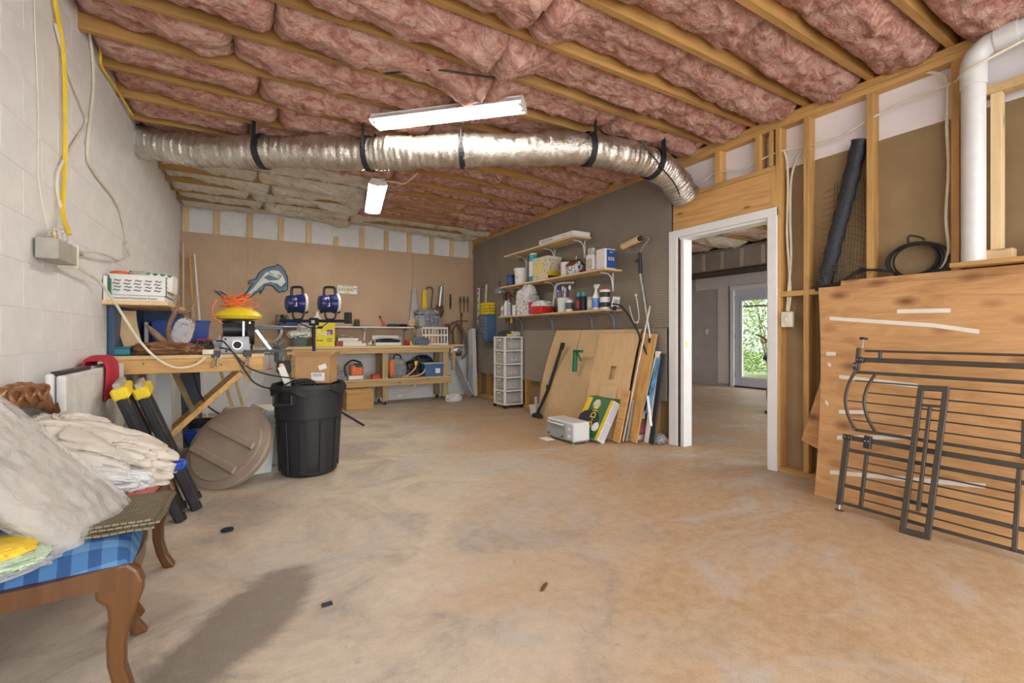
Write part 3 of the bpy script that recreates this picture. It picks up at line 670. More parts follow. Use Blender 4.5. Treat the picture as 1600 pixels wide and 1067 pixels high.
# -- chairs
def make_chair(label, loc, rz, seat_mat, rail_mat):
    t = thing('dining_chair', label, 'chair', loc, rz, group='carved wooden chairs by the white block wall')
    FW, BWD, D = .225, .20, .36          # half widths, depth; local +x is the front
    leg = [(.0,.425),(.022,.40),(.034,.365),(.032,.335),(.010,.27),(-.008,.20),(-.008,.13),(.008,.06),(.034,.012),(.034,0),(-.004,0),(-.012,.008),(-.036,.07),(-.050,.14),(-.052,.21),(-.046,.27),(-.050,.31),(-.075,.335),(-.075,.425)]
    for s in (-1,1):
        o = G().prism(leg,-.022,.022,'y').build('leg','cabriole',t,bevel=.012,seg=2); o.location = (0,s*(FW-.02),0); o.rotation_euler = (0,0,s*-.0+R(8)*s)
    back = [(0,.43),(.02,.40),(.01,.25),(-.02,.12),(-.07,.0),(-.105,0),(-.06,.14),(-.035,.27),(-.03,.43)]
    for s in (-1,1):
        o = G().prism(back,-.019,.019,'y').build('leg','cabriole',t,bevel=.008,seg=2); o.location = (-D,s*(BWD-.01),0)
    def rail(p, q, low, th=.022):
        p = Vector(p); q = Vector(q); n = 10; d = (q-p); a = Vector((-d.y,d.x,0)).normalized()*th/2; g = G(); v = []; f = []
        for i in range(n+1):
            u = i/n; z0 = .345+low*(1-(2*u-1)**4)*.03; c = p+d*u+Vector((d.y,-d.x,0)).normalized()*.022*(1-(2*u-1)**2)
            for w_ in (-1,1):
                for z in (z0,.425): v.append((c.x+a.x*w_, c.y+a.y*w_, z))
        for i in range(n):
            b = i*4; e = b+4
            f += [(b,e,e+1,b+1),(b+2,b+3,e+3,e+2),(b+1,e+1,e+3,b+3),(b,b+2,e+2,e)]
        f += [(0,1,3,2),(n*4,n*4+2,n*4+3,n*4+1)]
        g.add(v,f); return g
    rail((-D,-BWD,0),(-.02,-FW+.015,0),1).build('seat_rail',rail_mat,t,True); rail((-.02,FW-.015,0),(-D,BWD,0),1).build('seat_rail',rail_mat,t,True)
    rail((0,-FW+.03,0),(0,FW-.03,0),1).build('seat_rail',rail_mat,t,True); rail((-D,BWD,0),(-D,-BWD,0),0).build('seat_rail',rail_mat,t,True)
    def seat(u, v):
        a = 2*u-1; b = 2*v-1; x = -D/2-.005+a*(D/2+.01); w_ = (BWD+(FW-BWD)*(a+1)/2)
        e = (1-abs(a)**5)*(1-abs(b)**5); return (x+.018*(1-b*b)*(a > 0)*a, b*w_, .425+.055*max(0,e)**.35+.008*e)
    g = G().grid(22,22,seat); g.box(-D+.01,-BWD,.40,-.015,BWD,.43); g.build('seat_cushion',seat_mat,t,True)
    for s in (-1,1):
        g = G(); g.tube(spline([(-D-.01,s*BWD*.95,.40),(-D-.03,s*BWD*1.05,.52),(-D-.045,s*BWD*1.25,.66),(-D-.06,s*BWD*1.18,.78)],5),.021,10).build('back_stile','cabriole',t,True)
    g = G()
    def crest(u, v):
        b = 2*u-1; an = 2*PI*v; y = b*BWD*1.12; zc = .80+.045*(1-b*b)-.03*abs(b)**6; rr = .036*(1-.45*abs(b)**6)
        rip = 1+.07*math.sin(b*11)*math.cos(an)**2+.05*math.sin(b*23)
        return (-D-.065+rr*.85*rip*math.cos(an), y, zc+rr*1.45*rip*math.sin(an))
    g.grid(56,14,crest); g.build('crest_rail','carved',t,True)
    g = G()
    for k in range(3):
        b = -.34+.34*k; g.tube([(-D-.028+.006*math.sin(a_*2),b*BWD*1.3+.034*math.cos(a_),.812+.04*(1-b*b)+.03*math.sin(a_)) for a_ in [2*PI*i/14 for i in range(14)]],.008,6,closed=True)
    g.build('carved_scrolls','carved',t,True)
    G().prism([(-.10,.70),(-.07,.58),(-.05,.50),(.05,.50),(.07,.58),(.10,.70)],-D-.055,-D-.035,'x').build('back_splat','cabriole',t,bevel=.004)
    G().box(-D-.05,-BWD,.47,-D-.025,BWD,.51).build('lower_back_rail','cabriole',t,bevel=.006)
    return t
make_chair('brown wooden chair with blue plaid seat in the near left corner',(-.30,1.92,0),R(7),'blue_plaid','cabriole')
make_chair('brown wooden chair with pink seat behind the blue-seated chair',(-.325,2.46,0),R(-8),'pink_chenille','walnut')
# -- things heaped on the chairs
t = thing('woven_placemat','folded olive green woven mat lying on the blue seat','mat',(-.335,1.94,.487),R(-2))
for k, (dx, dy) in enumerate(((0,0),(.012,.01),(-.006,.018))):
    g = G().grid(18,18,lambda u,v: (-.115+.23*u+dx,-.17+.32*v+dy,.006+k*.008+.004*math.sin(v*9+k)+.004*noise.noise(Vector((u*3,v*3,k)))))
    g.build('fold','olive_weave',t,solid=.006)
t = thing('wrapped_bundle','clear plastic wrapped grey bundle leaning across the blue chair','bundle',(-.50,1.80,.65))
ex = Vector((.03,.135,.05)); ey = Vector((-.155,-.105,.235))*1.0; nn = ex.cross(ey).normalized()
if nn.x < 0: nn = -nn
slab((.0,.01,.01),ex*.93,ey*.95,nn*.036,seed=3,amp=.12,puff=.25).build('contents','pillow_grey',t,True)
slab((.0,.01,.01),ex,ey,nn*.048,60,50,seed=7,amp=.16,puff=.2).build('plastic_bag','clear_film',t,True)
g = slab((.0,.01,.01),ex*1.01,ey*1.0,nn*.042,12,12,seed=7,amp=.1)
t = thing('duster_pad','yellow pad with mint green fringe tucked under the bundle','pad',(-.60,1.70,.50))
lump((0,0,.025),(.13,.075,.022),2,(3,3,3),.06).build('pad','sponge_yellow',t,True); lump((.01,-.01,.0),(.14,.085,.02),5,(6,6,6),.12).build('fringe','mint',t,True)
tag(lump((-.53,1.70,.478),(.10,.05,.022),8,(3,4,3),.3,(0,R(-5),R(25))).build('crumpled_plastic','clear_film',None,True),'crumpled clear plastic sheet on the near edge of the blue seat','plastic')
t = thing('canvas_drop_cloth','bulky folded off-white canvas cloth heaped on the pink chair','cloth',(-.49,2.47,.475))
def cloth(c, r, rot, seed, fold, amp, n=64, m=40, fine=.03, pw=.8):
    return lump(c, r, seed, fold, amp, rot, n*2, m*2, pw, None, .12, True)
cloth((-.0,.03,.12),(.27,.21,.105),(R(3),R(24),R(12)),1.3,(.8,1.7,1.0),.16).build('main_fold','canvas',t,True)
cloth((-.12,.15,.19),(.15,.12,.085),(0,R(15),R(20)),5.1,(1.2,1.5,1.2),.16).build('upper_fold','canvas',t,True)
cloth((.04,-.0,.03),(.17,.15,.04),(R(4),R(14),R(14)),9.4,(.9,1.6,1.2),.14).build('lower_fold','canvas',t,True)
cloth((-.05,.10,.17),(.20,.10,.045),(R(-6),R(24),R(8)),3.4,(.7,1.4,1),.18).build('crease_fold','canvas',t,True)
t = thing('white_sheet','white bundled sheet under the canvas cloth beside the woven mat','cloth',(-.50,2.28,.49))
cloth((.0,-.02,.05),(.17,.13,.055),(R(2),R(15),R(20)),7.7,(.8,1.5,1.2),.18).build('bundle','white_sheet',t,True)
cloth((.12,.04,.02),(.09,.07,.04),(0,R(10),R(40)),2.2,(1,1.5,1.2),.18).build('tail','white_sheet',t,True)
tag(lump((-.27,2.52,.505),(.06,.05,.022),4,(3,3,3),.15).build('blue_cloth','blue_plastic',None,True),'small scrap of royal blue cloth on the pink seat','cloth')

# -- folded table, red cloth, sawhorses
t = thing('folded_table','white folding table standing on edge against the block wall','table',(-.70,3.345,0),-.014)
G().box(-.035,-.56,.03,-.005,.56,.91).build('table_half','white_plastic',t,bevel=.012,seg=3); G().box(0,-.55,.03,.035,.56,.90).build('table_half','cooler_white',t,bevel=.012,seg=3)
G().box(-.02,-.54,.90,.02,-.10,.918).build('hinge_bar','black_plastic',t,bevel=.004)
for y in (-.5,.45): G().box(-.03,y,0,.03,y+.04,.03).build('foot','black_plastic',t)
g = G()
def red(u, v):
    y = -.13+.27*u+.02*math.sin(v*5); q = v*2-1; x = .055*math.tanh(q*6)+.012*math.sin(u*13+v*4)*abs(q); z = .945-.22*max(0,abs(q)-.12)*(1.2 if q > 0 else .5)+.02*math.sin(u*PI)
    return (x, y+.02*q, z)
tag(g.grid(26,30,red).build('red_cloth','red_cloth',None,True,solid=.012),'red cloth draped over the top of the white folded table','cloth').location = (-.70,3.52,-.005)
def sawhorse(label, x, y, dz):
    t = thing('folding_sawhorse', label, 'sawhorse', (x,y,.0), R(-6), group='folded sawhorses leaning under the bench')
    A = Vector((0,0,.012)); B = Vector((-.27,-.10,.80+dz)); dr = (B-A).normalized(); sd = Vector((.15,-.95,0)).normalized(); sd = (sd-dr*sd.dot(dr)).normalized(); nr = dr.cross(sd)
    def pt(a, b, c): return A+dr*a+sd*b+nr*c
    L = (B-A).length
    for b0, b1, nm in ((-.135,-.045,'leg'),(.045,.135,'leg')):
        g = G(); poly = [(b0,-.022),(b0+.008,-.03),(b1-.008,-.03),(b1,-.022),(b1,.0),(b1-.012,.018),(b0+.012,.018),(b0,.0)]
        g.add([pt(0,b,c) for b,c in poly]+[pt(L-.04,b,c) for b,c in poly],[tuple(range(8)),tuple(range(15,7,-1))]+[(i,(i+1)%8,8+(i+1)%8,8+i) for i in range(8)]).build(nm,'sawhorse_black',t,bevel=.003)
    g = G(); g.beam(pt(.1,0,-.012),pt(L-.06,0,-.012),.10,.012,up=nr).build('web','grey_metal',t)
    for a in (.30,.55): g = G(); g.beam(pt(a,-.13,-.034),pt(a,.13,-.034),.012,.006,up=nr).build('brace','steel',t)
    g = G(); g.beam(pt(L-.05,-.14,.0),pt(L-.05,.14,.0),.065,.075,up=nr).build('top_cap','yellow',t,bevel=.01)
    g = G(); g.beam(pt(L-.012,-.13,.0),pt(L-.012,.13,.0),.045,.03,up=nr).build('top_tread','sawhorse_cap',t,bevel=.004)
    for b in (-.09,.09): g = G(); g.beam(pt(-.005,b,0),pt(.03,b,0),.04,.05,up=nr).build('rubber_foot','black_rubber',t)
    return t
sawhorse('black folded sawhorse with yellow cap nearest the white folded table',-.30,3.38,.02)
sawhorse('black folded sawhorse with yellow cap nearest the tan bin lid',-.235,3.55,.0)

# -- outlet box with cables on the block wall
t = thing('outlet_box','grey metal outlet box with plugs on the block wall','outlet',(-.745,3.0,1.475),LROT)
G().box(-.045,-.14,-.045,.035,.11,.05).build('box','box_grey',t,bevel=.004); G().box(-.04,.11,-.06,.04,.125,.065).build('cover_plate','ivory',t,bevel=.003)
G().cyl((.0,.125,.028),(.0,.16,.028),.02,12).build('yellow_plug','yellow',t,True); G().cyl((0,.16,.028),(0,.215,.03),.022,10).build('adapter','tool_grey',t,True)
for k in range(4): G().ball((.012*(k % 2),.225+.012*k,.03+.01*(k % 2)),.013,8,6).build('knob','box_grey',t,True)
G().box(-.014,.125,-.04,.014,.185,-.016).build('plug','box_grey',t,bevel=.004); lump((0,-.02,.075),(.025,.05,.035),3,(4,4,4),.3).build('tape_wrap','clear_film',t,True)
G().cyl((-.01,-.03,.05),(-.01,-.03,.10),.013,10).build('conduit_fitting','brass',t,True)
def wx(y, off=.008): return LWX(y)+off
def wcable(name, pts, r, mat, label): return cable(name, [(wx(y,o), y, z) for y, z, o in pts], r, mat, label)
wcable('yellow_cable',[(3.07,2.84,.02),(3.07,2.72,.02),(3.18,2.53,.02),(3.21,2.21,.02),(3.20,1.91,.02),(3.14,1.70,.03),(3.08,1.58,.07)],.010,'cable_yellow','thick yellow cable running down the block wall to the outlet box')
wcable('grey_cable',[(3.10,2.62,.012),(3.27,2.48,.012),(3.50,2.38,.012),(3.58,2.33,.012),(3.44,2.19,.012),(3.16,1.93,.014),(3.12,1.80,.014),(3.16,1.66,.03),(3.06,1.57,.05)],.0065,'cable_white','pale cable with a loop beside the yellow cable')
wcable('grey_cable',[(3.50,2.90,.02),(3.66,2.86,.012),(3.72,2.60,.012),(3.60,2.17,.012),(3.75,2.08,.012),(4.28,2.02,.012),(4.53,1.83,.012),(4.45,1.75,.03),(4.60,1.70,.02)],.008,'cable_white','pale cable curving along the wall to the white basket shelf')
wcable('yellow_cable',[(3.62,2.98,.04),(3.78,2.87,.03),(3.86,2.80,.02),(4.2,2.82,.02),(4.6,2.80,.04)],.008,'cable_yellow','short yellow cable tucked under the ceiling edge')
wcable('wall_wire',[(2.86,2.86,.006),(2.88,2.5,.006),(2.92,2.1,.006),(2.92,1.8,.006),(2.94,1.54,.04)],.0022,'cable_white','hair-thin grey cord on the wall left of the yellow cable')
cable('extension_cord',[(-.745,3.18,1.45),(-.74,3.4,1.43),(-.735,3.7,1.40),(-.69,3.86,1.28),(-.58,3.90,1.05),(-.48,3.90,.92),(-.38,3.91,.858),(-.28,3.915,.87),(-.21,3.93,.925)],.0085,'ivory','white extension cord drooping from the outlet to the bench power strip','cord')
cable('extension_cord',[(-.745,3.25,1.505),(-.73,3.5,1.56),(-.72,3.8,1.585),(-.74,4.2,1.61),(-.75,4.45,1.66)],.007,'cable_white','grey cord running from the outlet past the white basket','cord')

# -- wall shelf with basket
t = thing('wall_shelf','short pine shelf with blue sides on the block wall','shelf',(-.583,4.55,1.30),LROT)
G().box(-.18,-.62,-.015,.17,.55,.012).build('board','pale_y',t,bevel=.003); G().box(-.17,-.50,-.37,-.145,.5,-.016).build('back_panel','steel_blue',t); G().box(-.17,.48,-.37,.14,.5,-.016).build('side_panel','steel_blue',t); G().box(-.168,-.5,-.37,-.14,-.47,-.016).build('side_post','steel_blue',t)
t = thing('flat_carton','long flat white carton under the plastic basket','box',(-.60,4.18,1.313)); G().box(-.165,-.22,0,.15,.22,.036).build('carton','paper',t,bevel=.002)
text('Assembled Decorative Frame',.020,'ink',t,(-.01,-.2215,.018),(R(90),0,0)); 
t = thing('slotted_basket','white plastic basket with wavy slots on the shelf','basket',(-.60,4.20,1.351)); W, Dp, Hb = .155, .19, .135
G().box(-W,-Dp,0,W,Dp,.004).build('bottom','white_plastic',t)
for k in range(5):
    for j in range(4):
        x = -.115+.055*k+(.006 if j % 2 else 0); z = .035+j*.022
        g = G(); g.tube([(x-.018,-Dp-.0005,z),(x-.008,-Dp-.0005,z+.005),(x+.005,-Dp-.0005,z-.002),(x+.018,-Dp-.0005,z+.003)],.0045,5).build('slot','bucket_grey',t)
G().box(-W,-Dp,0,W,-Dp+.004,Hb).build('side','white_plastic',t); G().box(-W,Dp-.004,0,W,Dp,Hb).build('side','white_plastic',t); G().box(-W,-Dp,0,-W+.004,Dp,Hb).build('side','white_plastic',t); G().box(W-.004,-Dp,0,W,Dp,Hb).build('side','white_plastic',t)
for k in range(9):
    for j in range(3): G().box(W-.001,-.16+.038*k,.03+.03*j,W+.0012,-.14+.038*k,.045+.03*j).build('slot','bucket_grey',t)
G().box(-W-.006,-Dp-.006,Hb,W+.006,-Dp+.006,Hb+.008).box(-W-.006,Dp-.006,Hb,W+.006,Dp+.006,Hb+.008).box(-W-.006,-Dp,Hb,-W+.006,Dp,Hb+.008).box(W-.006,-Dp,Hb,W+.006,Dp,Hb+.008).build('rim','white_plastic',t)
t = thing('patterned_box','white box with green triangle border resting in the basket','box',(-.58,4.22,1.40),0,rot=(R(0),R(4),0)); G().box(-.10,-.15,0,.16,.15,.125).build('carton','paper',t,bevel=.002)
for k in range(6): G().prism([(-.09+.042*k,.122),(-.048+.042*k,.122),(-.069+.042*k,.100)],-.1515,-.1505,'y').build('triangle','green',t)
text('155',.026,'red_plastic',t,(.105,-.1515,.075),(R(90),0,0)); tag(lump((-.70,4.08,1.50),(.055,.035,.02),3,(3,3,3),.2).build('orange_cloth','orange',None,True),'orange rag on the left end of the basket','rag'); tag(lump((-.60,4.05,1.50),(.045,.03,.022),6,(3,3,3),.2).build('grey_rag','box_grey',None,True),'grey rag beside the orange rag in the basket','rag')
t = thing('green_tray','dark green tray standing behind the basket on the left','tray',(-.752,4.08,1.313)); G().box(-.015,-.12,0,.012,.16,.15).build('tray','green',t,bevel=.004); G().box(-.019,-.13,.0,.0,-.115,.16).build('rim','white_plastic',t)

# -- work table bolted to the left wall
t = thing('wall_workbench','pine workbench fixed to the block wall with diagonal brace','workbench',(-.78,4.0,0),LROT)
G().box(.02,0,.915,.94,1.45,.94).build('top','pale_y',t,bevel=.002)
G().box(.02,-.002,.815,.93,.036,.914).build('front_beam','pine_x',t,bevel=.004); G().box(.90,.037,.815,.938,1.45,.914).build('side_beam','pine_y',t,bevel=.004)
G().box(.02,1.41,.815,.90,1.45,.914).build('rear_beam','pine_x',t,bevel=.003)
for y in (.06,1.36): g = G(); g.beam((.79,y,.80),(.07,y,.09),.038,.125,up=(0,1,0)).build('diagonal_brace','pine_y',t,bevel=.003)
G().box(.80,.30,.70,.85,.34,.815).build('cleat','pale_z',t,bevel=.002); G().box(.02,.04,.815,.058,1.41,.914).build('ledger','pine_y',t)
for k in range(6): G().cyl((.06+.15*k,-.003,.865+.02*(k % 2)),(.06+.15*k,0,.865+.02*(k % 2)),.006,8).build('screw','rust',t)
BZ = .942
t = thing('power_strip','white power strip at the edge of the pine workbench','power strip',(-.20,4.05,BZ)); G().box(-.035,-.08,0,.035,.08,.035).build('body','ivory',t,bevel=.005); G().cyl((0,-.09,.018),(0,-.08,.018),.012,10).build('plug_end','ivory',t,True)
t = thing('bench_grinder','grey sander motor unit with round port on the pine workbench','power tool',(-.03,4.22,BZ))
G().prism([(-.105,0),(.105,0),(.09,.13),(-.085,.13)],-.10,-.06,'y').build('front_plate','tool_grey',t,bevel=.006); G().box(-.12,-.13,0,.12,.06,.012).build('base','tool_grey',t,bevel=.003)
G().lathe([(.036,0),(.036,.012),(.028,.012),(.027,.002)],20,caps=False).build('port_ring','steel',t,True); o = LAST[0]; o.rotation_euler = (R(90),0,0); o.location = (.012,-.10,.065)
G().cyl((.012,-.1005,.065),(.012,-.0985,.065),.028,20).build('port_hole','black_rubber',t)
g = G(); g.cyl((-.085,.05,.185),(.075,.05,.185),.052,20).build('drum','black_plastic',t,True); G().box(.045,-.05,.10,.062,.0,.25).build('bracket','steel',t,bevel=.002); G().box(.09,.03,.06,.105,.08,.25).build('bracket','steel',t,bevel=.002); G().cyl((.08,.05,.15),(.13,.05,.15),.085,24).build('wheel','black_rubber',t,True)
for x, z in ((-.065,.11),(.06,.02),(-.06,.02)): G().cyl((x,-.104,z),(x,-.099,z),.008,8).build('bolt','ink',t)
t = thing('yellow_tub','yellow plastic tub under the orange cord coil','tub',(-.01,4.45,BZ))
G().lathe([(.10,0),(.115,.22),(.12,.26)],24).build('stand','black_plastic',t,True); G().lathe([(.06,.26),(.16,.275),(.175,.30),(.15,.33),(.09,.365),(.04,.375)],28).build('tub','yellow',t,True)
t = thing('extension_cord','coil of orange extension cord on the yellow tub','cord',(-.04,4.43,BZ+.375)); g = G(); random.seed(5)
for k in range(9):
    r0 = random.uniform(.055,.105); cx_, cz_ = random.uniform(-.02,.03), random.uniform(.0,.05)
    g.tube([(cx_+r0*math.cos(a_)*1.05, r0*.8*math.sin(a_), cz_+.028+.03*math.sin(a_+k)+.01*math.cos(2*a_)) for a_ in [2*PI*i/24 for i in range(24)]],.0055,6,closed=True)
g.tube(spline([(-.12,-.05,.05),(-.15,-.08,-.02),(-.13,-.11,-.10),(-.06,-.12,-.16),(-.07,-.12,-.22)],6),.0055,6); g.tube(spline([(.10,0,.04),(.17,-.02,.03),(.16,-.04,.0),(.08,-.05,.0)],6),.0055,6); g.build('loops','orange',t,True)
G().box(-.085,-.135,-.27,-.055,-.105,-.215).build('socket_end','orange',t,bevel=.005)
t = thing('miter_fence','grey metal saw fence with arched slot at the bench corner','tool',(.20,4.30,BZ))
G().box(-.10,-.012,.185,.11,.012,.215).build('top_bar','tool_dark',t,bevel=.004)
g = G(); g.tube([(.09-.0*a_+.0, 0, .18-.0) if False else (-.02+.12*math.cos(a_),0,.185-.12*math.sin(a_)*1.0) for a_ in [R(8*k) for k in range(0,11)]],.014,8).build('arc','steel',t,True)
g = G(); g.beam((-.09,0,.185),(.02,0,.02),.028,.02,up=(0,1,0)).build('arm','steel',t,bevel=.003); G().box(-.13,-.06,0,.10,.03,.016).build('base_rail','black_plastic',t,bevel=.003)
t = thing('deer_antlers','brown deer antlers standing on driftwood on the workbench','antlers',(-.44,4.20,BZ))
g = G(); g.tube(spline([(.02,0,.05),(-.04,.01,.09),(-.10,.0,.16),(-.14,-.01,.215)],5),[.03,.03,.03,.03,.03,.03,.028,.026,.024,.022,.02,.018,.015,.012,.008,.004],10)
g.tube(spline([(.0,0,.07),(-.015,.02,.15),(-.01,.02,.22),(.02,.02,.30),(.035,.02,.335)],5),.018,9); g.tube(spline([(.02,.02,.30),(-.0,.01,.36)],4),[.016,.014,.011,.008,.004],8)
g.tube(spline([(.035,.02,.325),(.08,.0,.305),(.13,-.01,.345),(.165,-.01,.43)],5),[.017]*10+[.016,.014,.012,.009,.006,.003],9); g.tube(spline([(.13,-.01,.335),(.135,.0,.25),(.12,.01,.15),(.06,.0,.08),(.0,0,.06)],5),.017,9); g.tube(spline([(.035,.02,.33),(.045,.02,.40),(.04,.015,.45)],4),[.015,.014,.012,.011,.010,.008,.006,.004,.003],8)
g.build('antlers','antler',t,True); tag(lump((-.43,4.12,BZ+.04),(.17,.08,.038),5,(2,5,5),.35,(0,R(3),R(5)),50,30).build('driftwood','driftwood',None,True),'gnarled brown driftwood lump under the deer antlers','driftwood')
tag(lump((-.36,4.13,1.11),(.05,.03,.075),6,(4,4,3),.35,(0,R(15),0)).build('plastic_scrap','clear_film',None,True),'scrap of clear plastic hooked on the antlers','plastic')
t = thing('blue_tote','bright blue plastic bin on the workbench under the shelf','bin',(-.44,4.98,BZ))
def tub(t, w, d, h, mat, tw=.9, rim=.012, name='body', th=.004):
    g = G(); P4 = lambda k, z, i=0: [(-w*k+i,-d*k+i,z),(w*k-i,-d*k+i,z),(w*k-i,d*k-i,z),(-w*k+i,d*k-i,z)]
    v = P4(tw,0)+P4(1,h)+P4(1,h,th)+P4(tw,.006,th); f = [(3,2,1,0)]
    for a, b in ((0,4),(4,8),(8,12)):
        for i in range(4): f.append((a+i,a+(i+1)%4,b+(i+1)%4,b+i))
    f.append((12,13,14,15)); g.add(v,f); o = g.build(name,mat,t,bevel=.004)
    r_ = rim
    G().box(-w-r_,-d-r_,h-.014,w+r_,-d+.002,h).box(-w-r_,d-.002,h-.014,w+r_,d+r_,h).box(-w-r_,-d,h-.014,-w+.002,d,h).box(w-.002,-d,h-.014,w+r_,d,h).build('rim',mat,t,bevel=.003); return o
tub(t,.20,.14,.27,'blue_plastic')
for x in (-.09,0,.09): G().box(x-.01,-.141,.03,x+.01,-.128,.25).build('rib','blue_plastic',t,bevel=.002)
G().box(-.25,-.10,.02,-.225,.10,.25).build('white_sheet_panel','white_plastic',t)
t = thing('charger','small teal charger with cord on the workbench by the wall','charger',(-.70,4.10,BZ)); G().box(-.05,-.04,0,.05,.05,.06).build('case','teal',t,bevel=.012,seg=2); G().tube(spline([(.05,0,.02),(.075,.01,.06),(.09,.0,.03),(.06,-.02,.005)],5),.004,6).build('lead','cable_black',t,True); G().box(-.052,-.042,.045,.052,.052,.05).build('seam','black_plastic',t)
t = thing('leaning_board','pale curved board leaning under the wall shelf','board',(-.68,4.20,BZ)); o = G().grid(4,14,lambda u,v: (-.055+.11*u+.075*(1-v)**1.6-.03,.0+.10*v,.315*v)).build('board','pale_z',t,solid=.012)
t = thing('red_drill','red and black tool heaped beside the power strip','power tool',(-.25,4.28,BZ)); lump((0,0,.045),(.065,.06,.045),2,(4,4,4),.25).build('cord_heap','black_plastic',t,True); G().box(-.05,.03,.06,.06,.10,.11).build('housing','red_plastic',t,bevel=.01); G().prism([(.05,.05),(.13,.05),(.12,.16)],.03,.05,'y').build('guard','tool_grey',t,bevel=.002)
for i, (x, lb) in enumerate(((-.155,'left spring clamp gripping the workbench edge below the power strip'),(.045,'right spring clamp gripping the workbench edge below the sander'))):
    t = thing('clamp',lb,'clamp',(x,3.985,.93),0,group='metal clamps on the workbench edge'); G().box(-.025,-.01,-.01,.03,.09,.035).build('jaw','black_plastic',t,bevel=.004); g = G(); g.beam((.005,-.008,.0),(-.02,-.03,-.085),.02,.012).build('lever','chrome',t,bevel=.003); g = G(); g.beam((.02,-.008,-.01),(.01,-.026,-.075),.012,.01).build('lever','chrome',t,bevel=.003)
t = thing('bar_clamp','black bar clamp sticking out from the workbench corner','clamp',(.20,4.06,BZ)); G().box(-.13,-.01,.008,.16,.008,.026).build('bar','black_plastic',t); G().box(-.05,-.014,-.012,.05,.012,-.002).build('jaw','black_plastic',t,bevel=.003); G().cyl((0,0,-.12),(0,0,0),.006,8).build('screw','steel',t,True); G().cyl((-.02,0,-.12),(.02,0,-.12),.009,8).build('handle','copper',t,True)
cable('tool_lead',[(-.15,4.05,1.04),(-.10,3.98,1.03),(-.03,3.96,.93),(.03,3.95,.82),(.10,3.95,.72),(.22,3.9,.68),(.36,3.86,.74)],.006,'cable_black','black tool cord drooping low from the bench to the trash can','cord')
cable('tool_lead',[(-.13,4.03,.99),(-.06,3.97,.97),(.0,3.96,.90),(.07,3.95,.83),(.20,3.92,.78),(.36,3.88,.75)],.006,'cable_black','upper black cord stretched from the bench to the trash can','cord')
cable('hanging_lead',[(-.30,4.12,.815),(-.27,4.2,.66),(-.21,4.3,.52),(-.10,4.45,.40),(-.05,4.5,.30)],.006,'cable_black','black cord hanging under the workbench','cord')

# -- under and beside the bench
def lean(name, label, p, q, w, h, mat, cat='board', up=(0,1,0), group=None):
    g = G(); p = Vector(p); q = Vector(q); g.beam(Vector((0,0,0)),q-p,w,h,up); o = g.build(name,mat,None,bevel=.002); o.location = p; return tag(o,label,cat,group)
lean('offcut_board','grey-brown stick leaning under the bench behind the sawhorses',(-.22,5.0,.03),(-.52,5.1,.78),.04,.06,'treated_z')
lean('offcut_board','pale board leaning against the back of the bench space',(.02,5.6,.02),(-.22,5.75,.86),.03,.09,'pale_z'); lean('offcut_board','pale narrow board leaning beside the wider pale board',(.10,5.6,.02),(-.10,5.75,.84),.03,.05,'pale_z')
lean('offcut_board','wide grey plywood offcut standing under the bench near the wall',(-.60,4.6,.02),(-.68,4.65,.80),.30,.015,'kraft',up=(1,0,0)); lean('ribbed_panel','dark ribbed metal panel standing under the bench',(-.38,5.3,.02),(-.42,5.4,.80),.16,.02,'tool_dark','panel',up=(0,1,0))
lean('offcut_board','white trim board upright against the block wall under the bench',(-.56,5.0,.02),(-.58,5.02,.85),.10,.02,'white_trim',up=(0,1,0))
for i, (x, tx, w_, mt, lb) in enumerate(((-.60,-.655,.05,'pale_z','tall pale board leaning in the back left corner'),(-.44,-.58,.05,'pine_z','tan board leaning in the back left corner behind the antlers'),(-.36,-.53,.022,'white_trim','thin white rod leaning in the back left corner'))):
    lean('tall_board',lb,(x,7.05,.02),(tx,7.54,2.33-.2*i+(.25 if i == 2 else 0)),w_,.02,mt,up=(1,0,0))
t = thing('storage_box','long pale blue and white lidded box on the floor behind the tan lid','storage box',(.18,4.86,0),R(2)); tub(t,.32,.20,.33,'cooler_blue',.92)
G().prism([(-.34,.33),(.34,.33),(.33,.41),(-.30,.41)],-.21,.21,'y').build('lid','cooler_white',t,bevel=.012,seg=2)
t = thing('black_bucket','black bucket beside the pale blue storage box','bucket',(-.285,4.72,0)); G().lathe([(.085,0),(.105,.34),(.115,.34),(.115,.36),(.098,.36),(.08,.01)],20).build('body','black_plastic',t,True)
t = thing('blue_funnel','bright blue funnel bucket resting in a grey pail','bucket',(-.28,4.42,.17)); G().lathe([(.055,0),(.07,.03),(.11,.14),(.115,.145),(.115,.155),(.105,.155),(.066,.035),(.05,.01)],24,sx=1,sy=.8).build('body','blue_plastic',t,True)
t = thing('grey_pail','dark grey pail under the blue funnel','pail',(-.28,4.42,0)); G().lathe([(.055,0),(.075,.17),(.082,.17),(.082,.18),(.07,.18),(.05,.01)],20).build('body','bucket_grey',t,True)
t = thing('white_bin','tall white plastic waste bin behind the tan lid','bin',(.12,4.17,0),R(8)); tub(t,.105,.11,.37,'bin_white',.80,.005)
t = thing('white_bin','second white bin standing behind the first one','bin',(.20,4.40,0),R(-5)); tub(t,.11,.10,.43,'bin_white',.85,.005)
t = thing('red_gas_can','red plastic can half hidden behind the trash can','can',(.44,4.46,0)); G().lathe([(.10,0),(.115,.02),(.115,.22),(.08,.29),(.04,.31)],20).build('body','red_plastic',t,True); G().cyl((0,0,.31),(0,0,.34),.03,12).build('cap','yellow',t,True)
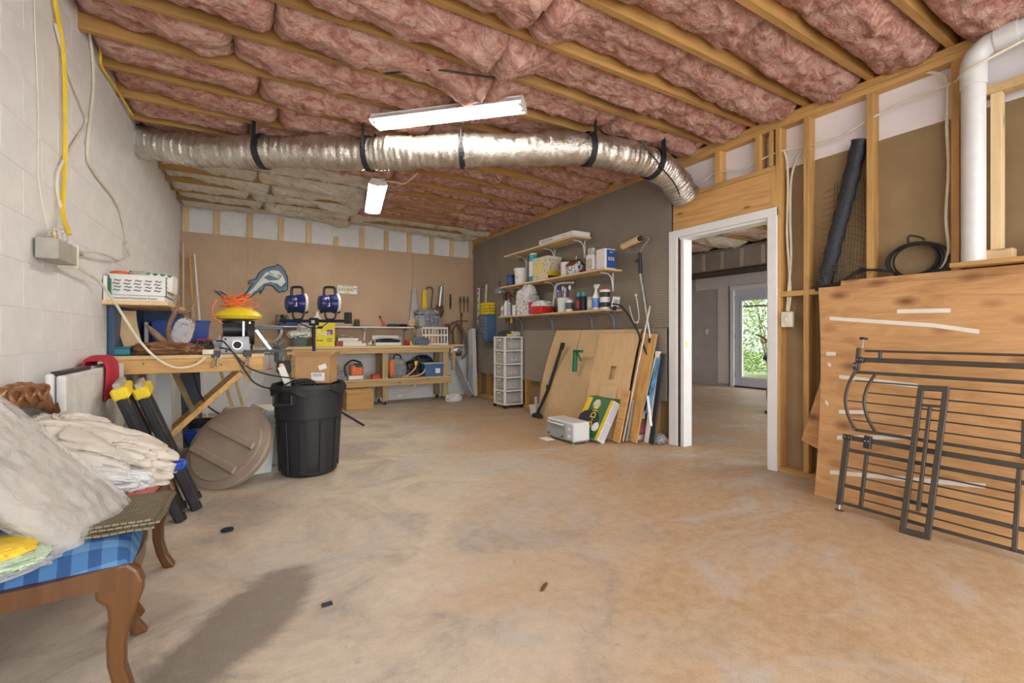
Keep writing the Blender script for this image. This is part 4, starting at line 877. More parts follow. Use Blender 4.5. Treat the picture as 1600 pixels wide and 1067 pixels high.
# tan bin lid leaning on the white bin
t = thing('bin_lid','round tan plastic trash can lid leaning against the white bin','lid',(-.075,3.96,.268),0); Rl = .315
nl = Vector((-.535,-.648,.545)).normalized(); rl = Vector((.917,-1.116,-.43)); rl = (rl-nl*rl.dot(nl)).normalized(); Ml = frame((0,0,0),rl,nl.cross(rl),nl)
def part(g, name, mat, smooth=True, bevel=0):
    g.v = [tuple(Ml @ Vector(v)) for v in g.v]; return g.build(name, mat, t, smooth, bevel)
part(G().lathe([(Rl-.01,-.04),(Rl,-.045),(Rl+.004,-.005),(Rl-.006,.008),(Rl-.05,.014),(Rl-.055,.03),(.02,.042)],48),'dome','lid_taupe')
for y in (-.10,.09):
    half = math.sqrt((Rl-.065)**2-y*y); part(G().prism([(-half,y-.045),(half,y-.045),(half*.97,y+.012),(-half*.97,y+.012)],.028,.058,'z'),'raised_rib','lid_taupe',False,.008)
part(G().box(.07-.14,-Rl-.03,-.03,.07,-Rl+.01,.004),'handle','lid_taupe',False,.006); part(G().box(-.07,Rl-.01,-.03,.07,Rl+.025,.004),'handle','lid_taupe',False,.006)
# black trash can
t = thing('trash_can','large round black plastic trash can on the concrete floor','trash can',(.475,3.98,0))
G().lathe([(.190,.0),(.203,.012),(.215,.10),(.232,.44),(.246,.445),(.252,.60),(.256,.66),(.268,.662),(.272,.685),(.266,.70),(.246,.70),(.240,.64),(.205,.02),(.01,.015)],48).build('body','bin_plastic',t,True)
for k in range(10):
    a = 2*PI*k/10; g = G(); g.beam((.214*math.cos(a),.214*math.sin(a),.03),(.235*math.cos(a),.235*math.sin(a),.43),.012,.05,up=(-math.sin(a),math.cos(a),0)); g.build('rib','bin_plastic',t,bevel=.004)
for a in (R(225),R(45)):
    c, s = math.cos(a), math.sin(a); g = G(); g.M = Matrix.Rotation(a,4,'Z')
    g.box(.245,-.085,.555,.30,-.070,.64).box(.245,.070,.555,.30,.085,.64).box(.285,-.085,.555,.30,.085,.575).build('handle','black_plastic',t,bevel=.005)
g = G(); random.seed(2); g.grid(60,3,lambda u,v: ((.262+.018*v-.004*math.sin(u*90))*math.cos(2*PI*u),(.262+.018*v-.004*math.sin(u*90))*math.sin(2*PI*u),.706-.05*v*(1+.5*math.sin(u*37))*(v > .3)-.012*v),closeu=True); g.build('bin_liner','black_rubber',t,True)
t = thing('cardboard_box','open cardboard box with white label in the trash can','box',(.535,4.02,.70),R(-24)); g = G()
g.box(-.135,-.10,0,.135,-.096,.21).box(-.135,.096,0,.135,.10,.21).box(-.135,-.1,0,-.131,.1,.21).box(.131,-.1,0,.135,.1,.21).box(-.13,-.1,0,.13,.1,.004); g.build('body','card',t)
for a, b, r_ in (((-.135,-.105,.208),(.135,-.112,.245),0),): g = G(); g.add([(-.135,-.1,.21),(.135,-.1,.21),(.13,-.125,.255),(-.13,-.125,.255)],[(0,1,2,3)]); g.build('flap','card',t,solid=.004); g = G(); g.add([(.135,-.1,.21),(.135,.1,.21),(.17,.09,.25),(.17,-.09,.25)],[(0,1,2,3)]); g.build('flap','card',t,solid=.004); g = G(); g.add([(-.135,-.1,.21),(-.135,.1,.21),(-.17,.09,.25),(-.17,-.09,.25)],[(0,1,2,3)]); g.build('flap','card',t,solid=.004)
G().box(-.01,-.102,.02,.09,-.1005,.085).build('shipping_label','label_white',t); G().box(.0,-.1028,.055,.07,-.1022,.08).build('barcode','carton_grey',t); o = G().box(-.03,-.0005,-.02,.03,.0005,.02).build('paper_label','label_white',t); o.location = (.075,-.1015,.13); o.rotation_euler = (0,R(-18),0)
t = thing('paper_roll','white cardboard tube sticking out of the trash can','tube',(.33,3.93,.68)); g = G(); g.beam((0,0,0),(-.06,.01,.16),.075,.045).build('carton','paper',t,bevel=.004); G().ball((-.055,.03,.165),.02,8,6).build('peach_end','peach',t,True)
tag(lump((.42,3.90,.705),(.07,.05,.03),3,(4,4,4),.35).build('trash_bag','black_rubber',None,True),'dark crumpled trash in the can beside the cardboard box','trash')

# ================================================================== BACK WALL
def obj(name, label, cat, loc, parts, rz=0, group=None, rot=None):
    """small thing from (part name, G, material[, smooth, bevel]) tuples"""
    t = thing(name, label, cat, loc, rz, group, rot=rot)
    for p in parts: p[1].build(p[0], p[2], t, p[3] if len(p) > 3 else False, p[4] if len(p) > 4 else 0)
    return t
def L_(prof, n=20, **k): return G().lathe(prof, n, **k)
def B_(*a): return G().box(*a)
def H_(poly, a, b, ax='y'): return G().prism(poly, a, b, ax)
def T_(pts, r, n=6, sp=0, **k): return G().tube(spline(pts, sp) if sp else pts, r, n, **k)
t = thing('workbench','long pine workbench with lower shelf on casters against the back wall','workbench',(0,7.10,0))
B_(.54,0,.885,3.02,.47,.92).build('top','pale_x',t,False,.003); B_(.56,.01,.805,3.0,.048,.884).build('apron','treated_x',t,False,.003); B_(2.50,-.012,.87,3.02,.0,.918).build('edge_trim','pale_x',t,False,.002)
B_(.66,.0,.385,3.04,.45,.41).build('lower_shelf','pale_x',t,False,.003); B_(.66,-.012,.295,3.04,.026,.384).build('shelf_apron','treated_x',t,False,.003)
for x in (.62,1.90,2.90):
    for y in (.03,.40):
        lg = B_(x,y,.07,x+.085,y+.065,.884).build('leg','treated_z',t,False,.004)
        L_([(.001,-.012),(.035,-.012),(.035,.012),(.001,.012)],14).build('caster','black_rubber',lg,True).location = (x+.04,y+.03,.036); lg.children[0].rotation_euler = (0,R(90),0)
        B_(x+.012,y+.005,.036,x+.07,y+.055,.072).build('caster_plate','chrome',lg)
t = thing('wooden_crate','plain pine box on the floor under the workbench','crate',(1.50,7.03,0)); B_(-.19,-.19,0,.19,.19,.265).build('body','pine_x',t,False,.003); B_(-.195,-.195,.265,.195,.195,.283).build('lid','pine_x',t,False,.003)
t = thing('back_shelf','narrow white shelf on brackets above the workbench','shelf',(0,7.40,1.20))
B_(.28,0,0,2.50,.19,.02).build('board','white_trim',t,False,.002)
for x, m_ in ((.50,'steel_blue'),(1.12,'white_trim'),(1.72,'white_trim'),(2.38,'grey_metal')): H_([(.02,0),(.19,0),(.19,-.20),(.165,-.20),(.13,-.06)],x-.012,x+.012,'x').build('bracket',m_,t)

# dolphin cut-out
out = [(-0.301,1.702),(-0.225,1.689),(-0.14,1.623),(-0.062,1.587),(0,1.608),(0.07,1.675),(0.12,1.76),(0.16,1.828),(0.097,1.829),(0.133,1.872),(0.2,1.893),(0.233,1.978),(0.297,2.041),(0.371,2.08),(0.455,2.095),(0.47,2.126),(0.522,2.1),(0.573,2.034),(0.608,1.94),(0.612,1.85),(0.604,1.758),(0.566,1.724),(0.537,1.743),(0.504,1.716),(0.459,1.75),(0.418,1.809),(0.352,1.818),(0.297,1.799),(0.297,1.757),(0.251,1.677),(0.256,1.738),(0.214,1.707),(0.16,1.658),(0.079,1.608),(0,1.569),(-0.07,1.555),(-0.14,1.564),(-0.191,1.59),(-0.242,1.649)]
wh = [(-0.027,1.585),(0.07,1.648),(0.16,1.756),(0.233,1.864),(0.315,1.988),(0.399,2.036),(0.489,2.03),(0.55,1.958),(0.581,1.874),(0.522,1.798),(0.47,1.842),(0.389,1.863),(0.297,1.836),(0.205,1.737),(0.088,1.635)]
fl = [(0.297,1.92),(0.361,1.882),(0.455,1.892),(0.516,1.913),(0.455,1.93),(0.361,1.97)]
t = thing('dolphin_cutout','blue and white painted dolphin cut-out hung on the tan pegboard','wall art',(.15,7.575,1.8)); mv = lambda q: [(x-.15,z-1.8) for x, z in q]
H_(mv(out),-.006,.010).build('body','dolphin_blue',t); H_(mv(wh),-.0085,-.0061).build('belly','dolphin_white',t); H_(mv(fl),-.0105,-.0086).build('cheek','dolphin_blue',t)
ol = [Vector((x,-.006,z)) for x, z in mv(out)]; G().tube(ol,.0055,6,closed=True).build('outline','ink',t,True)
G().lathe([(.022,0),(.022,.003),(.001,.003)],16).build('eye','dolphin_white',t); o = LAST[0]; o.rotation_euler = (R(90),0,0); o.location = (.353,-.0105,.154)
T_([(.353+.022*math.cos(a),-.0125,.154+.022*math.sin(a)) for a in [2*PI*k/16 for k in range(16)]],.004,6,closed=True).build('eye_ring','ink',t); L_([(.009,0),(.001,.002)],10).build('pupil','ink',t); o = LAST[0]; o.rotation_euler = (R(90),0,0); o.location = (.357,-.0145,.150)
T_([(.24,-.0105,.26),(.215,-.0105,.20),(.28,-.0105,.165)],.004,6,6).build('brow','ink',t); T_([(.30,-.0105,.03),(.36,-.0105,-.01),(.42,-.0105,.03),(.45,-.0105,.05)],.004,6,6).build('mouth','ink',t); H_(mv([(.555,1.79),(.60,1.80),(.60,1.75),(.57,1.735)]),-.009,-.0062).build('snout_tip','dolphin_blue',t)
# licence plate
t = thing('license_plate','white license plate reading X43 APT on the tan pegboard','license plate',(1.465,7.588,1.805)); B_(-.15,-.003,-.065,.15,0,.065).build('plate','label_white',t,False,.002)
text('X43',.085,'plate_green',t,(-.085,-.0042,-.002),(R(90),0,0),sx=.8); text('APT',.085,'plate_green',t,(.09,-.0042,-.002),(R(90),0,0),sx=.8)
H_([(-.02,-.03),(.01,-.035),(.03,-.01),(.025,.03),(.0,.035),(-.022,.01)],-.0045,-.0032).build('orange_fruit','yellow_dig',t); B_(-.09,-.0042,.047,.09,-.0032,.055).build('upper_print','leaf_b',t); B_(-.05,-.0042,-.055,.05,-.0032,-.05).build('lower_print','plate_green',t)
# hanging tools
obj('hand_saw','grey steel hand saw with wooden handle hung on the pegboard','saw',(2.54,7.53,1.3),[('blade',H_([(-.075,.04),(.075,.04),(.035,.60),(-.028,.61)],0,.004),'steel'),('handle',H_([(-.11,-.03),(-.05,-.07),(.06,-.02),(.10,.07),(.05,.09),(-.02,.06),(-.10,.03)],-.012,.016),'pale_x',False,.005)])
obj('hand_saw','yellow bladed hand saw beside the grey saw','saw',(2.72,7.53,1.33),[('blade',H_([(-.06,0),(.06,0),(.03,.53),(-.025,.54)],0,.004),'yellow_dig'),('handle',H_([(-.07,-.09),(.07,-.09),(.08,.03),(-.08,.03)],-.012,.016),'black_plastic',False,.006)])
obj('pry_bar','dark hooked pry bar hung beside the yellow saw','pry bar',(2.84,7.52,1.36),[('bar',T_([(0,0,0),(.0,0,.25),(.03,0,.48),(.01,0,.54),(-.05,0,.55),(-.085,0,.52)],.012,8,6),'tool_dark',True)])
obj('grease_gun','silver caulking gun hung on the pegboard right of the saws','tool',(2.98,7.50,1.36),[('barrel',G().cyl((0,0,.22),(.04,0,.57),.038,14),'steel',True),('rod',T_([(.05,0,.57),(.07,0,.62),(.10,0,.58),(.09,0,.25)],.006,6,5),'steel',True),('trigger',lump((.0,0,.14),(.06,.04,.09),4,(3,3,3),.25),'rust',True),('body',B_(-.05,-.03,.19,.06,.03,.24),'black_plastic',False,.008)])
obj('black_strap_bar','short black flat bar with two holes on the pegboard','bar',(3.22,7.585,1.68),[('bar',B_(-.02,-.006,-.13,.02,0,.13),'black_plastic',False,.006),('hole',B_(-.007,-.0075,.09,.007,-.006,.105),'peg_tan'),('hole',B_(-.007,-.0075,-.105,.007,-.006,-.09),'peg_tan')])
for i, lb in enumerate(('left chisel of three hanging near the right corner','middle chisel of three hanging near the right corner','right chisel of three hanging near the right corner')):
    obj('chisel',lb,'chisel',(3.40+.075*i,7.56,1.62),[('handle',G().tube([(0,0,.05),(0,0,.10),(0,0,.16)],[.014,.018,.012],8),('rust','dark_green','leather')[i],True),('blade',H_([(-.008,-.12),(.008,-.12),(.01,.05),(-.01,.05)],-.003,.003),'rust')],group='chisels on pegboard')
obj('tee_hook','rusty T-shaped hook rod hanging near the right corner','hook',(3.42,7.55,.98),[('rod',T_([(0,0,-.05),(0,0,.42)],.012,8),'rust',True),('handle',T_([(-.10,0,.36),(.13,0,.36)],.010,8),'rust',True),('knob',G().ball((0,0,.47),(.02,.02,.05),8,6),'rust',True)])
obj('leather_belts','brown leather straps looped down beside the bench end','strap',(3.27,7.42,.62),[('loop',T_([(-.10,0,.48),(-.12,0,.62),(-.02,0,.69),(.10,0,.58),(.16,.0,.40),(.18,0,.15),(.10,0,.05)],.022,6,6),'strap_brown',True),('inner_loop',T_([(-.05,.02,.30),(-.06,.02,.55),(.02,.02,.64),(.10,.02,.45),(.09,.02,.2)],.015,6,6),'leather',True),('sheath',B_(-.20,-.02,.36,-.15,.02,.66),'leather',False,.006)])
t = thing('bench_vise','wooden jaw vise clamped to the right end of the workbench','vise',(3.09,7.14,.80)); B_(-.065,-.05,-.01,-.02,.05,.13).build('fixed_jaw','pale_z',t,False,.003); B_(-.02,-.05,.10,.17,.05,.13).build('crossbar','pale_x',t,False,.003)
lump((.05,0,.04),(.07,.05,.05),3,(4,4,4),.3).build('screw_body','steel',t,True); lump((.10,.02,-.01),(.04,.05,.05),8,(4,4,4),.3).build('grip','leather',t,True); B_(-.03,-.03,-.30,.02,.03,-.01).build('post','treated_z',t,False,.003)
# things on the long shelf
obj('jar','glass jar with red lid on the white back shelf','jar',(1.585,7.47,1.221),[('glass',L_([(.04,0),(.042,.01),(.042,.085),(.034,.09)]),'dark_green',True),('lid',L_([(.038,.09),(.04,.095),(.04,.115),(.001,.116)]),'red_plastic',True)])
obj('orange_cutter','orange handled cutter leaning on the white back shelf','tool',(2.02,7.50,1.22),[('handle',T_([(.03,0,.005),(.0,0,.07),(-.05,.03,.15)],.012,8,4),'orange',True),('head',G().ball((-.055,.035,.16),.02,8,6),'black_plastic',True),('base',T_([(-.05,0,.01),(.05,0,.01)],.008),'orange',True)])
obj('black_tools','pair of black metal fittings lying at the right of the back shelf','hardware',(2.22,7.47,1.22),[('fitting',lump((-.06,0,.02),(.08,.05,.022),3,(5,5,5),.4,flat=0),'tool_dark',True),('fitting',lump((.10,0,.022),(.06,.05,.022),6,(5,5,5),.4,flat=0),'black_plastic',True)])
obj('paint_cans','row of nested olive cans on the left of the back shelf','can',(.50,7.47,1.22),[('can',L_([(.085,-.03),(.085,.03)]),'mossy',True)]); o = bpy.data.objects[-1] if False else None
for k in range(3):
    g = G(); g.cyl((.46+.06*k,7.46,1.30),(.50+.06*k,7.46,1.31),.08,18); tag(g.build('tape_roll',('mossy','black_plastic','mossy')[k],None,True),('leftmost round roll on the back shelf','middle dark round roll on the back shelf','right olive round roll on the back shelf')[k],'roll')
bpy.data.objects.remove(bpy.data.objects['paint_cans'].children[0]); bpy.data.objects.remove(bpy.data.objects['paint_cans'])
obj('blue_case','long dark blue case on the back shelf under the work lamps','case',(.68,7.47,1.22),[('case',B_(-.20,-.07,0,.20,.08,.07),'navy',False,.008)])
obj('white_jug','white plastic jug on the back shelf behind the lamps','jug',(1.00,7.47,1.22),[('body',L_([(.08,0),(.085,.01),(.085,.10),(.03,.16),(.022,.20),(.001,.2)]),'white_plastic',True),('cap',L_([(.024,.2),(.024,.22),(.001,.221)],12),'white_trim',True)])
# things on the bench
obj('wicker_basket','dark green wicker basket on the workbench','basket',(.74,7.28,.92),[('body',L_([(.10,0),(.15,.16),(.155,.17),(.14,.17),(.09,.01)],20,sx=1.0,sy=.75),'basket_green',True),('paper_fill',lump((0,0,.17),(.13,.09,.05),4,(5,5,5),.35),'paper',True)])
obj('clear_bag','clear plastic bag standing in the wicker basket','bag',(.80,7.25,1.13),[('bag',lump((0,0,.03),(.08,.06,.09),5,(4,4,4),.3),'clear_film',True)])
t = thing('rags_box','yellow carton reading Rags on the workbench','box',(1.06,7.22,.92)); B_(-.14,-.08,0,.14,.10,.32).build('carton','rags_yellow',t,False,.002); text('Rags',.098,'label_white',t,(-.01,-.0815,.20),(R(90),0,0),sx=1.0,ext=.001)
B_(.03,-.0808,.17,.11,-.0802,.245).build('purple_patch','purple',t); L_([(.04,0),(.001,.001)],20,sx=1,sy=.5).build('logo_oval','ink',t); o = LAST[0]; o.location = (-.06,-.0806,.275); o.rotation_euler = (R(90),0,0); text('AAA',.022,'label_white',t,(-.06,-.083,.274),(R(90),0,0)) if False else None
for z in (.10,.07): B_(.03,-.0808,z,.10,-.0802,z+.012).build('small_print','plate_green',t)
B_(-.11,-.0808,.08,-.02,-.0802,.092).build('small_print','ink',t); B_(-.145,-.085,.32,.145,.105,.345).build('box_top','rags_yellow',t)
obj('boxed_set','red and white boxes stacked on the workbench','box',(1.41,7.25,.92),[('lower_box',B_(-.19,-.09,0,.18,.09,.075),'paper',False,.002),('red_end',B_(-.192,-.092,0,-.09,.092,.077),'red_dark',False,.002)])
obj('paper_stack','crumpled stack of white papers on the red and white box','paper',(1.40,7.25,.998),[('lower_sheets',B_(-.15,-.08,0,.14,.08,.045),'paper'),('top_sheets',G().grid(10,6,lambda u,v:(-.17+.30*u,-.08+.16*v,.10-.05*u+.008*math.sin(u*15+v*5))),'paper')])
obj('white_pieces','small white electrical boxes lying on the workbench','hardware',(1.66,7.22,.92),[('piece',B_(-.07,-.05,0,.0,.05,.04),'white_plastic',False,.004),('piece',B_(.01,-.04,0,.08,.04,.025),'tool_grey',False,.004)])
t = thing('open_tray_box','open white box holding dark parts on the workbench','box',(2.0,7.24,.92)); B_(-.21,-.10,0,.20,-.097,.05).box(-.21,.097,0,.20,.1,.16).box(-.21,-.1,0,-.207,.1,.10).box(.197,-.1,0,.2,.1,.14).box(-.21,-.1,0,.2,.1,.004).build('box','paper',t); lump((0,.02,.05),(.18,.07,.05),4,(5,5,5),.3,flat=.004).build('parts','black_plastic',t,True); H_([(-.21,.02),(-.12,.15),(.20,.14),(.20,.155),(-.12,.165),(-.29,.03)],.06,.063).build('lid_flap','paper',t)
obj('small_packets','red and yellow packets beside the open white box','packet',(2.36,7.20,.92),[('red_packet',B_(-.09,-.03,0,-.02,.03,.08),'red_cloth',False,.004),('yellow_packet',B_(-.01,-.04,0,.07,.02,.06),'yellow',False,.004)])
obj('rolled_tarp','blue grey rolled tarp lying on the workbench','tarp',(2.52,7.155,.92),[('roll',lump((0,0,.06),(.12,.045,.06),4,(3,4,4),.3,n=44,m=26,flat=0),'tarp_grey',True)])
t = thing('white_crate','white slotted plastic crate of wood scraps on the workbench','crate',(2.80,7.37,.92)); W, D2, H2 = .22, .14, .30
for k in range(9): B_(-W+k*.0545-.007,-D2,.0,-W+k*.0545+.007,-D2+.006,H2).build('slat','white_plastic',t)
for k in range(6): B_(-W-.003,-D2+k*.055-.006,0,-W+.003,-D2+k*.055+.006,H2).build('slat','white_plastic',t); B_(W-.003,-D2+k*.055-.006,0,W+.003,-D2+k*.055+.006,H2).build('slat','white_plastic',t)
for z in (0,.15,H2-.03): B_(-W-.005,-D2-.003,z,W+.005,-D2+.008,z+.03).box(-W-.005,-D2,z,-W+.008,D2,z+.03).box(W-.008,-D2,z,W+.005,D2,z+.03).box(-W-.005,D2-.008,z,W+.005,D2+.003,z+.03).build('band','white_plastic',t)
B_(-W,-D2,0,W,D2,.006).build('bottom','white_plastic',t)
for k in range(4): lean('wood_scrap',('first','second','third','fourth')[k]+' wood scrap counted from the left in the white slotted crate',(2.68+.07*k,7.36,.93),(2.67+.07*k,7.38,1.20),.05,.05,'pale_z','wood')
t = thing('parts_organizer','grey small parts drawer unit on top of the white crate','organizer',(2.74,7.39,1.225)); B_(-.20,-.10,0,.17,.10,.19).build('case','tool_grey',t,False,.004)
for r in range(5):
    for c_ in range(4): B_(-.10+.065*c_,-.105,.015+.034*r,-.042+.065*c_,-.099,.044+.034*r).build('drawer','dark_clutter',t)
obj('grey_tool_heap','heap of grey metal tools on top of the grey drawer unit','tools',(2.74,7.39,1.416),[('heap',lump((0,0,.04),(.15,.08,.055),7,(5,5,5),.4,flat=0),'tool_grey',True)])
# under the bench
obj('chainsaw','orange chainsaw on the lower shelf of the workbench','chainsaw',(1.52,7.25,.41),[('body',B_(-.08,-.08,.06,.10,.06,.22),'orange',False,.02),('base',B_(-.12,-.08,0,.10,.06,.06),'white_plastic',False,.008),('handle',T_([(-.14,0,.05),(-.16,0,.20),(-.05,0,.29),(.08,0,.25)],.014,8,5),'black_plastic',True),('guard',B_(-.02,-.085,.18,.09,.065,.24),'dark_green',False,.01)])
obj('iron_clamp_tool','dark metal clamp tool left of the chainsaw','tool',(1.25,7.22,.41),[('post',T_([(0,0,0),(.02,0,.15),(-.03,0,.26)],.02,8,4),'tool_grey',True),('base',lump((0,0,.03),(.10,.06,.035),3,(5,5,5),.4,flat=0),'tool_grey',True),('arm',T_([(-.08,0,.2),(.08,0,.12)],.012),'steel',True)])
obj('red_tool_box','small red box on the lower shelf beside the leg','box',(1.80,7.18,.41),[('box',B_(-.06,-.05,0,.06,.05,.06),'red_plastic',False,.005),('lid',B_(-.062,-.052,.06,.062,.052,.072),'red_dark',False,.003)])
obj('tool_bag','grey and black fabric tool bag on the lower shelf','bag',(2.14,7.20,.41),[('bag',lump((0,0,.14),(.13,.10,.15),5,(2,2,2),.15,flat=0),'bag_grey',True),('side_panel',lump((-.09,-.03,.15),(.045,.07,.13),3,(2,2,2),.1),'orange',True),('handles',T_([(-.06,0,.27),(-.03,0,.36),(.05,0,.35),(.08,0,.27)],.012,8,5),'black_plastic',True)])
obj('black_tarp','black plastic heaped on the lower shelf behind the yellow plug','tarp',(2.42,7.30,.41),[('heap',lump((0,0,.10),(.11,.08,.12),9,(3,3,3),.35,flat=0),'black_plastic',True)])
obj('plug_cord','pale cord with yellow plug on the lower shelf','cord',(2.36,7.14,.41),[('cord',T_([(-.15,0,.01),(-.05,-.02,.05),(.05,-.03,.14),(.07,-.02,.21)],.012,8,5),'peach',True),('cord_loop',T_([(-.1,-.02,.01),(.1,-.04,.03),(.20,-.03,.08),(.22,-.02,.13)],.012,8,5),'peach',True),('plug',G().cyl((.07,-.02,.20),(.07,-.02,.26),.028,12),'yellow',True)])
obj('extension_cord','pale cord end hanging under the lower shelf','cord',(2.17,7.06,.29),[('cord',T_([(.23,.02,.0),(.20,0,-.06),(.10,0,-.12),(0,0,-.15)],.009,8,5),'peach',True),('plug',B_(-.06,-.02,-.17,.0,.02,-.135),'white_plastic',False,.006)])
t = thing('blue_lidded_tub','blue storage tub with grey lid on the lower shelf','storage tub',(2.74,7.24,.41)); tub(t,.165,.12,.20,'tote_blue',.9,.008); B_(-.185,-.14,.20,.185,.14,.225).build('lid','bucket_pale',t,False,.008); B_(.02,-.125,.05,.10,-.112,.13).build('sticker','label_white',t)
obj('black_bag','dark navy bag stuffed behind the blue tub','bag',(2.66,7.47,.41),[('bag',lump((0,0,.15),(.17,.055,.16),2,(3,3,3),.2,flat=0),'navy_dark',True)])
obj('drill_press','black drill press standing left of the workbench','power tool',(.50,6.86,0),[('base',B_(-.12,-.10,0,.12,.12,.03),'black_plastic',False,.005),('column',G().cyl((0,.05,.03),(0,.05,.80),.03,12),'tool_grey',True),('head',B_(-.08,-.12,.58,.08,.12,.74),'black_plastic',False,.015),('table',G().cyl((0,-.03,.42),(0,-.03,.445),.10,16),'tool_dark',True),('handle',G().cyl((.08,0,.65),(.15,0,.66),.008,6),'chrome',True)])
obj('black_fan_blades','spiky black folded tool above the drill press','tool',(.42,6.86,.92),[('spokes',(lambda g: [g.tube([(0,0,0),(.13*math.cos(a),.05*math.sin(a*2),.09*math.sin(a))],.008,5) for a in [k*.7 for k in range(9)]] and g)(G()),'tool_dark',True),('hub',G().cyl((0,-.02,-.19),(0,-.02,.0),.03,10),'tool_dark',True)])
t = thing('paper_litter','crumpled white paper on the floor by the bench leg','paper',(3.02,6.98,0)); lump((0,0,.05),(.10,.06,.05),5,(6,6,6),.5,flat=.0).build('crumple','paper',t,True); lump((.08,.03,.03),(.06,.05,.035),8,(6,6,6),.5,flat=0).build('crumple','carton_grey',t,True)
# work lamps on a tripod
t = thing('work_lamp_stand','twin blue halogen work lamps on a black tripod stand','work lamp',(.76,5.92,0),R(-28))
G().cyl((0,0,.35),(0,0,1.24),.018,12).build('pole','navy_dark',t,True); G().cyl((0,0,.30),(0,0,.62),.026,12).build('sleeve','black_plastic',t,True); B_(-.40,-.02,1.235,.40,.02,1.27).build('crossbar','navy_dark',t,False,.004); B_(-.05,-.03,1.20,.05,.03,1.29).build('clamp','black_plastic',t,False,.006); B_(-.02,-.032,1.225,.02,-.029,1.26).build('sticker','label_white',t)
for a in (R(-8),R(125),R(235)): G().tube([(0,0,.36),(.62*math.cos(a),.62*math.sin(a),.015)],.014,8).build('leg','navy_dark',t,True)
B_(.36,-.03,1.22,.44,.03,1.36).build('end_bracket','black_plastic',t,False,.01)
T_([(-.2,-.03,1.25),(-.05,-.05,1.18),(.08,-.05,1.17),(.18,-.03,1.24)],.006,6,6).build('lamp_cord','cable_black',t,True)
for x in (-.19,.19):
    hd = G(); hd.M = Matrix.Translation((x,0,1.46)) @ Matrix.Rotation(R(38),4,'Z') @ Matrix.Rotation(R(90),4,'Y')
    hd.lathe([(.045,-.135),(.085,-.125),(.095,-.09),(.092,-.06),(.098,-.055),(.095,-.03),(.10,-.025),(.11,.02),(.118,.06)],28); lamp = hd.build('lamp_housing','halogen_blue',t,True)
    g = G(); g.M = hd.M; g.lathe([(.118,.055),(.126,.06),(.126,.085),(.115,.09),(.02,.085)],28); g.build('bezel','white_plastic',lamp,True)
    for dz in (-.06,0,.06): (lambda q: (setattr(q,'M',hd.M), q)[1])(G()).tube([(dz,-.10,.095),(dz,-.05,.125),(dz,.05,.125),(dz,.10,.095)],.004,6).build('guard_wire','steel',lamp)
    G().tube(spline([(x-.075,0,1.53),(x-.07,0,1.63),(x-.05,0,1.655),(x+.035,0,1.655),(x+.055,0,1.63),(x+.06,0,1.545)],4),.016,8).build('handle','black_plastic',lamp,True)
    B_(x-.07,-.05,1.355,x+.02,.05,1.40).build('junction_box','black_plastic',lamp,False,.008); G().tube(spline([(x-.06,0,1.38),(x-.05,0,1.29),(x+.0,0,1.27),(x+.055,0,1.29),(x+.075,0,1.38)],4),.012,8).build('bracket','black_plastic',lamp,True)
    for e in (-.10,.10): G().cyl((x+e-.015,0,1.37),(x+e+.015,0,1.37),.025,10).build('knob','black_rubber',lamp,True)
    B_(x-.01,-.105,1.42,x+.03,-.088,1.47).build('rating_label','label_white',lamp); B_(x-.10,-.09,1.42,x-.085,-.075,1.47).build('rating_label','label_white',lamp)
# right back corner
lean('tall_white_panel','tall white folded panel standing in the back right corner',(3.58,7.34,.01),(3.58,7.42,1.20),.07,.10,'white_plastic','panel',up=(0,1,0))
lean('tall_white_panel','slim grey panel standing behind the tall white panel',(3.53,7.47,.01),(3.54,7.50,1.17),.035,.08,'carton_grey','panel',up=(0,1,0))
lean('metal_sheet','shiny grey metal sheet leaning between bench and corner',(3.46,7.25,.02),(3.22,7.5,.72),.02,.28,'sheet_metal','sheet',up=(0,1,0))

# ================================================================== RIGHT WALL
def rshelf(label, y0, y1, z, brs, bmat, mat='pale_y'):
    t = thing('wall_shelf', label, 'shelf', (RW-.009,0,z), group='pine shelves on the grey pegboard')
    B_(-.27,y0,-.02,0,y1,0).build('board',mat,t,False,.002)
    for y in brs: H_([(-.20,-.021),(-.012,-.021),(-.012,-.23),(-.004,-.23),(-.004,-.021)],y-.012,y+.012,'y').build('bracket',bmat,t); G().tube(spline([(-.19,y,-.028),(-.08,y,-.04),(-.03,y,-.09),(-.012,y,-.20)],4),.007,6).build('bracket_brace',bmat,t,True)
    return t
rshelf('top pine shelf on the grey pegboard holding a flat white box',4.30,5.98,2.27,(5.75,5.05,4.42),'white_trim'); rshelf('middle pine shelf on the grey pegboard holding the birdhouse',3.78,6.12,1.815,(5.75,5.02,3.92),'white_trim'); rshelf('lowest pine shelf on the grey pegboard holding bags and bottles',3.78,6.16,1.37,(5.88,5.10,4.28,3.90),'bracket_blue')
Z1, Z2, Z3 = 1.371, 1.816, 2.271
t = thing('flat_carton','flat white printed carton on the top shelf','box',(3.52,4.70,Z3)); B_(-.13,-.40,0,.13,.32,.055).build('carton','paper',t,False,.002); B_(-.1308,.02,.01,-.1302,.28,.045).build('printed_side','carton_grey',t); text('frame',.032,'carton_grey',t,(-.1312,-.22,.027),(R(90),0,R(-90)))
def cyl_thing(name, label, cat, loc, r, h, mat, cap=None, capm=None, band=None, shoulder=True):
    ps = [('body', L_([(r*.97,0),(r,.006),(r,h*(.9 if shoulder else 1)),(r*(.9 if shoulder else 1),h),(.001,h)],20), mat, True)]
    if band: ps.append(('label', L_([(r*1.012,h*.2),(r*1.012,h*.75)],20,caps=False), band, True))
    if cap: ps.append(('cap', L_([(cap[0],h),(cap[0],h+cap[1]),(.001,h+cap[1])],14), capm or 'white_plastic', True))
    return obj(name, label, cat, loc, ps)
XS = 3.50
